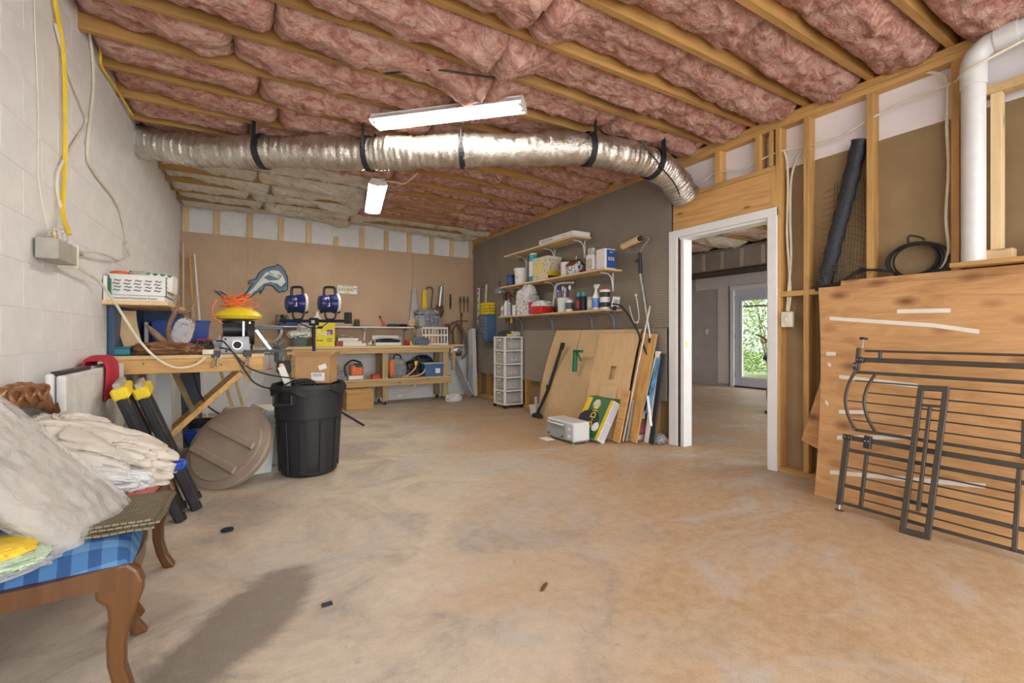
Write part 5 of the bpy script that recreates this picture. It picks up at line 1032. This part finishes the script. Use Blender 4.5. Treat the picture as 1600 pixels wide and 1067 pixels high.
# middle shelf
cyl_thing('paint_can','small blue labelled can at the left end of the middle shelf','can',(XS,5.93,Z2),.06,.17,'navy',band='label_blue',shoulder=False)
t = thing('bucket','white plastic bucket with wire handle on the middle shelf','bucket',(XS,5.63,Z2)); L_([(.095,0),(.108,.20),(.116,.20),(.116,.225),(.10,.225),(.09,.01)],28).build('body','white_plastic',t,True); T_([(-.11,.03,.17),(-.118,-.02,.10),(-.112,-.06,.08),(-.10,-.06,.12)],.003,6,5).build('handle','steel',t,True)
cyl_thing('tall_canister','tall teal and blue printed canister on the middle shelf','canister',(XS-.02,5.29,Z2),.062,.37,'cyan_label',(.05,.02),'white_plastic','label_white'); B_(-.05,-.05,.0,.05,.05,.28).build('dark_box','black_plastic',thing('dark_box','dark box behind the teal canister','box',(XS+.05,5.16,Z2)))
t = thing('hat_box','large cream box with dark spots and yellow band on the middle shelf','box',(XS,5.0,Z2)); B_(-.11,-.17,0,.11,.17,.26).build('box','cream_spots',t,False,.003); B_(-.115,-.175,.25,.115,.175,.29).build('lid','box_cream',t,False,.003); B_(-.112,-.06,.06,-.109,.10,.24).build('yellow_flower','yellow_pale',t); B_(-.10,-.173,.04,.11,-.169,.10).build('yellow_band','yellow_dig',t); B_(-.10,-.1735,.005,.11,-.1695,.038).build('black_band','black_plastic',t)
cyl_thing('plastic_cup','white tapered tub between hat box and birdhouse','tub',(XS-.02,4.56,Z2),.062,.17,'white_plastic',shoulder=False)
t = thing('birdhouse','small painted birdhouse with brown roof on the middle shelf','birdhouse',(XS-.03,4.36,Z2)); H_([(-.06,0),(.06,0),(.06,.10),(0,.165),(-.06,.10)],-.07,.07,'y').build('body','white_blue_spots',t)
for s in (-1,1): g = G(); g.beam((s*.037,-.085,.137),(s*.037,.085,.137),.012,.115,up=(s*.06,0,-.045)).build('roof','walnut',t)
G().cyl((0,-.0712,.08),(0,-.0702,.08),.018,12).build('entrance','ink',t); G().ball((.03,-.08,.03),.02,8,6).build('pink_flower','red_cloth',t,True); T_([(0,0,.165),(.01,-.02,.22),(.0,-.05,.19)],.004,6,4).build('wire_loop','steel',t,True)
t = thing('jug','white chemical jug with handle on the middle shelf','jug',(XS-.01,4.06,Z2)); B_(-.06,-.075,0,.06,.075,.20).build('body','white_plastic',t,False,.02); B_(-.0612,-.05,.03,-.0602,.05,.14).build('label','carton_grey',t); B_(-.0616,-.03,.08,-.0606,.05,.11).build('yellow_stripe','yellow',t); L_([(.05,.19),(.03,.225),(.022,.24),(.022,.265),(.001,.265)],16).build('neck','white_plastic',t,True); T_([(0,.02,.25),(0,.07,.26),(0,.075,.18)],.012,8,5).build('handle','white_plastic',t,True)
cyl_thing('cream_bottle','cream capped bottle behind the white jug','bottle',(XS+.09,4.20,Z2),.05,.22,'ivory',(.03,.05),'sponge_yellow')
t = thing('blue_carton','blue and white carton at the right end of the middle shelf','box',(XS,3.87,Z2)); B_(-.07,-.07,0,.09,.07,.22).build('carton','label_white',t,False,.002); B_(-.04,-.0712,.01,.088,-.0702,.21).build('blue_panel','label_blue',t); text('Saw',.03,'label_white',t,(.025,-.0722,.185),(R(90),0,0)); 
for k in range(3): B_(-.02+.033*k,-.0725,.09,.004+.033*k,-.0712,.13).build('picture','carton_grey',t)
# lowest shelf
for i, (y, r, h, m_, lb) in enumerate(((6.10,.030,.13,'white_plastic','small white bottle at the far left of the lowest shelf'),(5.99,.036,.20,'white_plastic','tall white bottle second from left on the lowest shelf'),(5.89,.030,.17,'bucket_pale','pale grey bottle third from left on the lowest shelf'),(5.74,.036,.20,'white_trim','white bottle just left of the spotted basket'))):
    cyl_thing('bottle',lb,'bottle',(XS-.05+(.1 if i == 3 else 0),y,Z1),r,h,m_,(r*.6,.03),'white_plastic','box_grey' if i == 0 else None)
obj('blue_white_carton','slim blue and white carton beside the spotted basket','box',(XS-.05,5.72,Z1),[('carton',B_(-.03,-.045,0,.03,.045,.15),'label_white',False,.002),('blue_side',B_(-.02,-.0462,.01,.03,-.0452,.14),'label_blue')])
t = thing('spotted_basket','white basket with blue spots under plastic bags','basket',(XS,5.46,Z1)); tub(t,.10,.17,.20,'white_blue_spots',.92,.005)
t = thing('plastic_bags','bunched clear plastic bags in the spotted basket','bag',(XS,5.44,Z1+.15)); lump((0,.05,.10),(.10,.13,.10),3,(4,4,4),.35,n=50,m=30).build('bag','bag_white',t,True); lump((-.02,-.04,.12),(.07,.07,.12),8,(3,4,3),.4,n=50,m=30).build('bag','bag_white',t,True); lump((0,-.10,.06),(.07,.06,.06),5,(4,4,4),.4).build('bag','clear_film',t,True)
t = thing('red_scoop_bin','bright red open fronted parts bin on the lowest shelf','bin',(XS-.03,5.08,Z1)); H_([(-.13,0),(.11,0),(.18,.16),(.06,.10),(-.16,.09)],-.10,.10,'x').build('bin','red_plastic',t,False,.004); lump((0,-.0,.11),(.08,.12,.05),4,(5,5,5),.4).build('contents','paper',t,True)
t = thing('wire_stand','bent white metal frame standing on the lowest shelf','frame',(XS+.075,4.78,Z1)); T_([(-.02,.18,0),(-.02,.12,.25),(-.02,.07,.37),(.0,-.10,.38),(.02,-.22,.37)],.014,8,5).build('frame','white_trim',t,True); lump((.02,.0,.08),(.04,.09,.08),3,(4,4,4),.3,flat=0).build('green_garland','dark_green',t,True)
t = thing('brush_tub','white tub full of paintbrushes on the lowest shelf','tub',(XS-.02,4.60,Z1)); L_([(.075,0),(.085,.165),(.09,.165),(.09,.175),(.078,.175),(.07,.01)],24).build('tub','white_plastic',t,True)
random.seed(3)
for k in range(6):
    a = k*1.05; br = G().tube([(0.03*math.cos(a),.03*math.sin(a),.05),(.07*math.cos(a),.075*math.sin(a),.24+.05*random.random())],[.008,.010],6).build('brush_handle',('navy','steel','peach','blue_plastic','steel','red_dark')[k],t,True); G().ball((.075*math.cos(a),.08*math.sin(a),.27+.03*(k % 2)),(.02,.018,.035),8,6).build('brush_head',('blue_plastic','white_plastic','steel','navy','carton_grey','white_plastic')[k],br,True)
cyl_thing('labelled_can','small white and dark labelled can beside the brush tub','can',(XS-.06,4.44,Z1),.045,.14,'white_plastic',None,None,'tool_dark',False)
for y, m_, lb in ((4.31,'black_plastic','black bottle with teal cap left of the grey can'),(4.22,'navy_dark','dark blue bottle with teal cap beside the black bottle')): cyl_thing('dark_bottle',lb,'bottle',(XS-.02,y,Z1),.035,.17,m_,(.022,.05),'cyan_label','red_dark' if y > 4.3 else None)
cyl_thing('grey_can','grey spray can with cream label on the lowest shelf','can',(XS-.04,4.06,Z1),.045,.15,'bucket_pale',None,None,'ivory')
t = thing('spray_bottle','white trigger spray bottle with blue pattern on the lowest shelf','spray bottle',(XS-.06,3.95,Z1)); L_([(.042,0),(.045,.01),(.045,.14),(.018,.20),(.016,.235),(.001,.235)],20,sx=1,sy=.8).build('body','white_plastic',t,True); L_([(.0458,.02),(.0458,.125)],20,sx=1,sy=.81,caps=False).build('label','blue_lattice',t,True); H_([(-.03,.235),(.02,.235),(.035,.27),(.02,.285),(-.05,.28),(-.06,.262),(-.03,.258)],-.012,.012,'x').build('trigger_head','white_plastic',t,False,.004)
for k, lb in enumerate(('white tub with dark label standing on the lowest shelf end','white tub with red lid stacked on the other tub')): cyl_thing('stacked_tub',lb,'tub',(XS-.02,3.85,Z1+.112*k),.058,.10,'white_plastic',(.06,.011),'white_plastic' if k == 0 else 'red_plastic','ink_band',False)
t = thing('number_card','small white card printed 280 at the shelf end','card',(XS,3.72,Z1-.0),rot=(R(12),0,R(8))); B_(-.06,-.002,.02,.06,.002,.13).build('card','label_white',t); text('280',.06,'navy',t,(0,-.003,.075),(R(90),0,0)); B_(-.03,-.004,-.02,.03,.004,.03).build('holder','black_plastic',t)
# hanging tools under the shelf end
for i, (y, z, l, m_, hm, lb) in enumerate(((6.22,1.50,.26,'steel','red_dark','red handled screwdriver hanging at the shelf end'),(6.28,1.46,.30,'tool_grey','black_plastic','black handled driver hanging beside the red screwdriver'),(6.34,1.40,.24,'steel','teal','teal handled tool hanging left of the shelves'),(6.20,1.18,.22,'rust','black_plastic','dark pliers hanging below the lowest shelf end'),(6.29,1.15,.25,'tool_dark','rust','rusty shears hanging below the shelf end'),(6.12,1.16,.20,'tool_dark','yellow','yellow handled cutter hanging above the drawer tower'))):
    obj('hand_tool',lb,'tool',(3.62,y,z),[('shaft',T_([(0,0,0),(0,.01*(i % 3-1),l)],.010,6),m_,True),('handle',G().tube([(0,.01*(i % 3-1),l*.55),(0,.01*(i % 3-1),l*.8),(0,.012*(i % 3-1),l)],[.016,.022,.014],8),hm,True)],group='hand tools on the grey pegboard')
obj('power_drill','black and silver power drill on the shelf end bracket','power tool',(3.52,6.30,1.77),[('body',lump((0,0,.0),(.06,.09,.045),3,(3,3,3),.25),'tool_grey',True),('chuck',G().cyl((0,.06,0),(0,.14,.0),.022,10),'black_plastic',True),('grip',T_([(0,-.02,0),(0,.02,.12),(0,.03,.17)],.016,8),'tool_dark',True)])
# drawer cabinet on the wall
t = thing('parts_cabinet','blue steel small parts cabinet on the grey pegboard','cabinet',(3.585,6.885,.98)); B_(-.085,-.155,0,.085,.155,.45).build('case','tote_blue',t,False,.004)
for r in range(7):
    for c_ in range(3): dr = B_(-.092,-.145+.098*c_,.015+.061*r,-.083,-.055+.098*c_,.068+.061*r).build('drawer','dark_clutter',t,False,.001)
for i, z in enumerate((1.432,1.482,1.532,1.582)): obj('yellow_case',('bottom','second','third','top')[i]+' yellow plastic case stacked on the blue cabinet','case',(3.59,6.86,z),[('case',B_(-.07,-.14,0,.07,.14,.045),'yellow',False,.006),('latch',B_(-.074,-.02,.015,-.069,.02,.03),'yellow_dig')],group='yellow cases on the blue cabinet')
t = thing('spirit_level','pale aluminium level hung upright in the corner','level',(3.64,7.30,1.60)); B_(-.012,-.04,-.32,.012,.04,.32).build('rail','ivory',t,False,.003)
for z in (-.24,-.10,.04,.16,.25): B_(-.0135,-.02,z,.0135,.02,z+.04).build('vial_window','dark_clutter' if z != .04 else 'leaf_b',t)
t = thing('framing_square','metal framing square hung beside the level','square',(3.655,7.08,1.60)); g = G(); g.beam((0,0,-.18),(0,-.05,.36),.006,.04,up=(1,0,0)).build('long_arm','ivory',t); g = G(); g.beam((0,-.05,.36),(0,.24,.30),.006,.03,up=(1,0,0)).build('short_arm','grey_metal',t)
# drawer tower
t = thing('drawer_tower','white five drawer plastic tower on casters','drawer tower',(3.49,6.0,0)); W, D3 = .145, .15
for x in (-W,W):
    for y in (-D3,D3): B_(x-.016,y-.016,.05,x+.016,y+.016,1.06).build('post','white_plastic',t,False,.005); L_([(.001,-.012),(.025,-.012),(.025,.012),(.001,.012)],12).build('caster','black_rubber',t,True); o = LAST[0]; o.rotation_euler = (R(90),0,0); o.location = (x,y,.026)
for k in range(6): B_(-W-.018,-D3-.018,.05+.198*k,W+.018,D3+.018,.075+.198*k).build('tray' if k < 5 else 'top','white_plastic',t,False,.004)
for k in range(5):
    z = .08+.198*k; dr = B_(-W-.006,-D3-.006,z,W+.006,D3+.006,z+.155).build('drawer','tote_clear',t,False,.004); lump((0,0,z+.055),(W*.85,D3*.85,.055),k*3+1,(5,5,5),.3,flat=z+.004).build('contents','drawer_clutter',dr,True); B_(-W-.02,-.05,z+.13,-W-.006,.05,z+.15).build('pull','white_plastic',dr,False,.003)
obj('tower_clutter','yellow taped odds and ends on top of the drawer tower','tools',(3.49,6.02,1.066),[('heap',lump((0,.03,.03),(.11,.09,.04),3,(5,5,5),.4,flat=0),'tool_dark',True),('yellow_item',B_(-.06,-.10,0,.03,-.05,.035),'yellow',False,.004),('paper',lump((.08,-.08,.03),(.06,.06,.035),7,(5,5,5),.4,flat=0),'canvas',True)])
obj('brown_hoop','brown wooden hoop hanging beside the drawer tower','hoop',(3.60,6.42,.72),[('outer_ring',T_([(0,.12*math.cos(a),.20*math.sin(a)) for a in [2*PI*k/24 for k in range(24)]],.012,6,closed=True),'strap_brown',True),('inner_ring',T_([(-.02,.07+.09*math.cos(a),.03+.17*math.sin(a)) for a in [2*PI*k/24 for k in range(24)]],.010,6,closed=True),'leather',True),('crossbar',T_([(0,-.11,-.05),(0,.11,-.05)],.008),'carton_grey',True)])
t = thing('small_basket','small white basket on the floor beside the drawer tower','basket',(3.50,5.22,0)); tub(t,.085,.085,.13,'white_plastic',.85,.005); B_(-.02,.03,.02,.025,.045,.24).build('brush_handle','white_plastic',t,False,.006)
for k in range(5):
    for j in range(2): B_(-.06+.028*k,-.0815+.0,.04+.035*j,-.045+.028*k,-.0805+.004,.055+.035*j).build('slot','bucket_grey',t)
# vacuum wand
t = thing('vacuum_wand','black vacuum wand leaning against the loose pegboard','vacuum wand',(3.36,5.02,0)); g = G(); g.tube([(0,0,.04),(.07,-.16,.40),(.14,-.36,.96)],[.020,.020,.022],14).build('tube','black_plastic',t,True); H_([(-.10,0),(.10,0),(.07,.045),(.02,.065),(-.02,.065),(-.07,.045)],-.035,.035,'x').build('floor_head','black_plastic',t,False,.006); G().cyl((.135,-.345,.90),(.145,-.37,.985),.027,14).build('grip','black_rubber',t,True); B_(.055,-.16,.36,.085,-.12,.44).build('latch','black_plastic',t,False,.004)
# loose boards
t = thing('loose_pegboard','bowed tan pegboard sheet leaning against the wall','pegboard',(3.42,4.2,0))
def lp(u, v): return (.225*v-.055*math.sin(PI*v)*(1-.0*u)+.018*0, (.80-.03*0)*(1-2*u)*.94+.10*(1-v)*(1-u)*1.2+.02, 1.145*v)
o = G().grid(10,14,lp).build('sheet','peg_light',t,solid=.006)
t = thing('plywood_offcut','pine plywood sheet with a square hole leaning on the wall','plywood',(3.28,3.74,0)); nv = Vector((.30,0,1.09)).normalized(); xv = Vector((0,-1,-.0)); Mp = frame((0,0,.003),xv,nv,xv.cross(nv))
g = G(); g.M = Mp; hx0, hx1, hy0, hy1 = -.02, .075, .62, .77
for a in ((-.30,0,hx0,1.13),(hx1,0,.30,1.13),(hx0,0,hx1,hy0),(hx0,hy1,hx1,1.13)): g.box(a[0],a[1],-.009,a[2],a[3],.009)
g.build('sheet','ply_lean',t)
lean('scrap_board','short brown board leaning at the foot of the plywood sheet',(3.25,3.43,.01),(3.39,3.43,.52),.10,.018,'header_y',up=(1,0,0)); lean('scrap_board','pale short board with a dark stripe leaning on the plywood',(3.285,3.70,.10),(3.405,3.70,.545),.24,.015,'pale_y',up=(1,0,0))
lean('plywood_strip','thin brown panel edge leaning behind the white stick',(3.40,3.40,.01),(3.63,3.34,1.10),.02,.20,'pine_z',up=(0,1,0))
t = thing('caulk_gun','dark green caulking gun hanging in front of the loose pegboard','caulk gun',(3.43,4.28,.78)); G().cyl((0,.045,-.13),(0,.03,.10),.028,14).build('barrel','green',t,True); B_(-.02,-.10,.10,.02,.055,.128).build('top_frame','green',t,False,.006); g = G(); g.beam((0,-.01,.10),(0,-.075,.0),.018,.022,up=(1,0,0)).build('trigger','green',t,False,.004); T_([(0,.01,.13),(.08,.0,.38)],.0025).build('cord','cable_black',t)
t = thing('edging_box','leaning yellow and green carton reading NO DIG','box',(3.045,3.68,.04),rot=(0,R(31),0))
B_(0,-.20,0,.095,.20,.44).build('carton','carton_white',t,False,.002); F_ = -.0008
B_(F_,.12,0.002,0,.198,.438).build('yellow_stripe','yellow_dig',t); B_(F_,-.20,.002,0,-.155,.438).build('yellow_edge','yellow_dig',t); B_(F_,-.154,.002,0,.119,.438).build('green_panel','green_dig',t); L_([(.13,0),(.001,.0012)],28,sx=.75,sy=1.2).build('black_oval','ink',t); o = LAST[0]; o.location = (F_,.055,.20); o.rotation_euler = (0,R(-90),0)
text('NO-DIG',.105,'yellow',t,(-.0025,.0,.20),(R(90),R(-90),R(-90)),sx=.95,ext=.0012); L_([(.05,0),(.001,.0016)],20).build('round_badge','label_white',t); o = LAST[0]; o.location = (F_,-.09,.13); o.rotation_euler = (0,R(-90),0)
L_([(.055,0),(.001,.0016)],12).build('photo_panel','drawer_clutter',t); o = LAST[0]; o.location = (F_,.02,.37); o.rotation_euler = (0,R(-90),0); B_(.005,-.2008,.01,.09,-.2,.43).build('side_panel','carton_grey',t); B_(-.0005,-.2012,.20,.0955,-.2006,.206).build('seam','paper',t)
g = G(); g.add([(0,-.2,.44),(0,.2,.44),(.10,.2,.50),(.10,-.2,.50)],[(0,1,2,3)]); g.build('open_flap','green_dig',t,solid=.003)
# toaster oven
t = thing('toaster_oven','silver grey toaster oven on the concrete floor','toaster oven',(2.92,3.79,0)); B_(-.105,-.225,.025,.105,.225,.215).build('body','toaster',t,False,.012); B_(-.112,-.10,.045,-.104,.215,.195).build('glass_door','toaster_glass',t,False,.004); T_([(-.115,-.08,.178),(-.13,-.06,.178),(-.13,.17,.178),(-.115,.19,.178)],.008,8).build('door_handle','white_plastic',t,True); B_(-.111,-.222,.04,-.104,-.11,.20).build('control_panel','carton_grey',t,False,.003)
for z in (.08,.15): G().cyl((-.118,-.165,z),(-.108,-.165,z),.016,12).build('knob','white_plastic',t,True)
for x in (-.085,.085):
    for y in (-.19,.19): G().cyl((x,y,0),(x,y,.03),.014,10).build('foot','bucket_grey',t,True)
for y in (-.07,.17): B_(-.118,y,.05,-.110,y+.03,.065).build('latch','ink',t)
B_(-.10,-.22,.02,.10,.22,.032).build('base_tray','bucket_grey',t); tag(G().box(2.70,3.86,.0,2.80,4.0,.006).build('wood_shaving','paper'),'scrap of pale debris on the floor before the toaster oven','debris')
# roller pole
t = thing('paint_roller_pole','paint roller with tan nap on a long extension pole','paint roller',(3.62,3.47,1.93)); g = G(); g.cyl((-.03,.22,.12),(-.03,-.02,.16),.036,18).build('roller','roller_nap',t,True); G().cyl((-.03,-.02,.16),(-.03,-.045,.163),.028,14).build('roller_cap','black_plastic',t,True); T_([(-.03,-.045,.163),(-.03,-.12,.165),(-.02,-.14,.13),(-.01,-.05,.06),(0,0,.0)],.006,8,6).build('frame','steel',t,True)
G().tube([(0,0,.02),(0,-.01,-.20)],.020,12).build('grip','black_plastic',t,True); G().tube([(0,-.01,-.2),(0,-.15,-.92)],.015,12).build('pole','steel',t,True); G().tube([(0,-.145,-.88),(0,-.19,-1.12)],.022,12).build('lower_grip','black_rubber',t,True)
G().tube([(-.02,-.005,-.05),(-.05,.01,-.08)],.012,8).build('thumb_lock','black_plastic',t,True)
lean('white_stick','long thin white stick leaning in front of the plywood sheet',(3.33,3.42,.01),(3.60,3.31,1.38),.014,.014,'cable_white','stick'); lean('metal_rod','dark ridged metal rod beside the white stick',(3.36,3.40,.01),(3.45,3.40,.42),.022,.022,'tool_grey','rod')
cable('black_tube',[(3.45,3.72,1.42),(3.50,3.60,1.38),(3.55,3.45,1.15),(3.58,3.34,.90),(3.59,3.26,.78)],.010,'cable_black','bent black tube hanging beside the roller pole','tube')
obj('wire_hook','white wire hook with ball ends at the shelf end','hook',(3.64,3.52,1.30),[('wire',T_([(0,.12,.10),(0,.06,-.06),(0,.0,-.08),(0,-.02,.0),(0,.02,.20)],.005,6,5),'white_trim',True),('ball',G().ball((0,.02,.21),.016,8,6),'white_plastic',True),('ball',G().ball((0,.0,-.08),.013,8,6),'white_plastic',True)])
# strips by the door
lean('weather_strip','long white and black door strip leaning by the doorway',(3.50,3.26,.01),(3.62,3.22,.92),.03,.05,'white_metal','strip',up=(0,1,0)); lean('door_sweep','black rubber edged strip leaning against the doorway casing',(3.49,3.19,.01),(3.61,3.15,.90),.02,.055,'black_plastic','strip',up=(0,1,0)); lean('packaged_blade','blue labelled strip pack leaning between the door strips',(3.475,3.23,.30),(3.60,3.20,.86),.012,.055,'blue_pack','strip',up=(0,1,0)); lean('metal_strip','slim grey metal strip leaning left of the door strips',(3.42,3.34,.01),(3.60,3.25,.86),.012,.03,'steel','strip'); lean('paper_strip','short white strip across the door strips',(3.44,3.15,.20),(3.49,3.24,.48),.03,.012,'paper','strip')
cyl_thing('small_paint_can','small striped can standing behind the sticks','can',(3.56,3.44,0),.075,.30,'white_plastic',None,None,'striped_label',False); tag(B_(3.46,3.22,.0,3.64,3.70,.008).build('floor_board','card'),'flat brown cardboard on the floor behind the sticks','cardboard'); tag(lump((3.60,3.21,.045),(.06,.06,.045),4,(4,4,4),.3,flat=0).build('black_bag_scrap','bag_grey',None,True),'dark crumpled bag at the foot of the doorway casing','bag')

# ================================================================== PLYWOOD AND GATES AT RIGHT
def ply(u, v):
    y = (1.63+.10*v)+(.16-1.63-.10*v+.02)*u; z = 1.425*v-.02*u*v; return (3.355+.262*v+.055*math.sin(PI*v), y, z)
t = thing('plywood_sheet','large knotty plywood sheet leaning on the open studs','plywood'); sh = G().grid(10,16,ply).build('sheet','ply_knotty',t,solid=.012)
def onply(y, z): v = z/1.425; return (3.355+.262*v+.055*math.sin(PI*v)-.0075, y, z)
for (a, b), (c_, d) in (((1.263,1.233),(1.006,1.227)),((1.649,1.201),(1.084,1.141)),((1.084,1.141),(.882,1.101)),((1.57,.797),(1.141,.773)),((1.551,.561),(1.386,.581)),((1.543,.392),(1.145,.467)),((1.558,.165),(.819,.275)),((1.66,.951),(1.60,.952)),((1.645,.88),(1.625,.87)),((1.64,.62),(1.62,.60))):
    n_ = 8; hw = .0125; g = G(); g.grid(n_,1,lambda u,v: onply(a+(c_-a)*u, b+(d-b)*u+hw*(2*v-1))); g.build('tape_strip','tape',t,solid=.0012)
tag(G().grid(6,6,lambda u,v: (3.525+.125*v,1.60-1.3*u,.06+1.405*v)).build('plywood_sheet','ply_knotty',None,solid=.012),'second plywood sheet showing behind the top of the taped one','plywood')
tag(G().add([(3.60,1.84,.30),(3.645,1.67,.95),(3.645,1.45,.98),(3.59,1.45,.22),(3.575,1.66,.245)],[(0,1,2,3,4)]).build('plywood_offcut','ply_knotty',None,solid=.012),'slanted plywood offcut poking out left of the large sheet','plywood')
rails = [(1.354,.983,.5,.980,.012),(1.389,.927,.5,.925,.028),(1.395,.848,.5,.845,.018),(1.364,.495,.5,.493,.018),(1.425,.442,.5,.442,.030),(1.391,.368,.5,.368,.022),(1.398,.155,.5,.155,.022),(1.408,.050,.5,.052,.018)]
thin = [(1.391,.795,.5,.785),(1.314,.727,.5,.722),(1.419,.667,.5,.662),(1.311,.612,.5,.606),(1.382,.553,.5,.550),(1.29,.313,.66,.313),(1.395,.265,.66,.270),(1.29,.220,.66,.222),(1.292,.100,.66,.100)]
verts = [(1.400,.455,1.408,.035,.032),(1.290,.364,1.295,.059,.018),(.662,.429,.663,.050,.018),(1.386,1.000,1.383,.860,.022),(1.271,.983,1.269,.935,.014),(.656,.66,.652,.48,.016)]
t = thing('metal_gate','bronze metal safety gate lying sideways against the plywood','gate',(0,0,0))
def gp(y, z, o_=0): return (3.18+.21*z-o_, y, z)
for a, b, c_, d, w_ in rails: g = G(); g.beam(gp(a,b),gp(c_,d),w_,.016,up=(1,0,-.21)).build('rail','gate_bronze',t,False,.002)
for a, b, c_, d in thin: g = G(); g.tube([gp(a,b),gp(c_,d)],.0045,6).build('bar','gate_bronze',t,True)
for a, b, c_, d, w_ in verts: g = G(); g.beam(gp(a,b,.004),gp(c_,d,.004),.018,w_,up=(0,1,0)).build('post','gate_bronze',t,False,.002)
for cv in ([(1.389,.856),(1.418,.778),(1.43,.679),(1.408,.584),(1.364,.503)],[(1.28,.848),(1.317,.765),(1.328,.676),(1.305,.585),(1.259,.507)]):
    g = G(); pts = [Vector(gp(y,z,.008)) for y, z in cv]; g.tube(spline(pts,6),.009,8).build('curved_bar','gate_bronze',t,True)
for y, z, a, b in ((1.368,.925,.04,.035),(1.39,.886,.022,.045),(1.393,.445,.05,.032),(1.288,.435,.036,.075),(1.364,.499,.018,.018)):
    g = G(); g.beam(gp(y,z-b/2,.010),gp(y,z+b/2,.010),.03,a,up=(0,1,0)); hd = g.build('hinge_block','black_plastic',t,False,.004)
    for q in (-.2,.25): G().cyl(gp(y+a*q,z+b*.1,.026),gp(y+a*q,z+b*.1,.024),.005,8).build('bolt','chrome',hd)
for y, z0, z1 in ((1.366,1.0,1.055),(1.405,.036,.006)): G().cyl(gp(y,z0),gp(y,z1),.007,8).build('spindle','chrome',t,True); G().cyl(gp(y,z1),gp(y,z1+(.010 if z1 > .5 else -.005)),.022,14).build('pressure_pad','black_rubber',t,True)
t = thing('gate_extension','narrow bronze gate extension panel standing before the larger gate','gate panel')
def ge(y, z): return (3.12+.215*z, y, z)
for a, b, c_, d, w_, nm in ((1.045,.783,1.071,.013,.026,'post'),(.938,.787,.966,.019,.026,'post'),(1.056,.785,.927,.79,.03,'rail'),(1.084,.012,.953,.02,.03,'rail'),(1.035,.692,.942,.695,.014,'rail'),(1.0,.687,1.013,.132,.016,'bar'),(1.056,.121,.979,.12,.014,'rail')):
    g = G(); g.beam(ge(a,b),ge(c_,d),.018 if nm != 'rail' else w_,w_ if nm != 'rail' else .018,up=(0,1,0) if nm != 'rail' else (1,0,-.2)).build(nm,'gate_bronze',t,False,.002)

# ================================================================== SMALL THINGS
t = thing('exercise_machine','blue padded machine with black wheel half hidden in the next room','exercise machine',(6.55,3.73,0),R(15))
G().tube([(0,.24*math.cos(a)*0,0) if False else (.24*math.cos(a),0,.27+.24*math.sin(a)) for a in [2*PI*k/28 for k in range(28)]],.028,8,closed=True).build('wheel','black_rubber',t,True)
G().cyl((0,-.05,.27),(0,.05,.27),.035,12).build('hub','grey_metal',t,True); G().tube([(0,0,.27),(.05,0,.72)],.025,8).build('frame','grey_metal',t,True); lump((.0,0,.76),(.20,.11,.05),2,(2,2,2),.06).build('seat_pad','pad_blue',t,True); G().tube(spline([(.05,0,.72),(.05,.1,1.0),(-.15,.16,1.08)],5),.014,8).build('handlebar','rust',t,True); G().tube([(-.0,0,1.0),(-.16,.10,.98)],.012,8).build('lever','red_dark',t,True); G().box(-.3,-.03,0,.3,.03,.04).build('foot','black_plastic',t)
random.seed(12)
tag(B_(-.02,-.012,0,.02,.012,.006).build('debris','ink'),'small black plastic piece on the floor in front of the grey stain','debris').location = (.30,1.96,0)
o = tag(lump((0,0,.008),(.022,.016,.008),4,(6,6,6),.5,flat=0).build('debris','ink',None,True),'dark crumpled leaf on the floor beside the chairs','debris'); o.location = (-.06,2.98,.0)
o = tag(lump((0,0,.004),(.03,.006,.004),4,(6,6,6),.3,flat=0).build('debris','rust',None,True),'thin brown twig on the open floor to the right','debris'); o.location = (1.12,1.62,.0); o.rotation_euler = (0,0,.6)
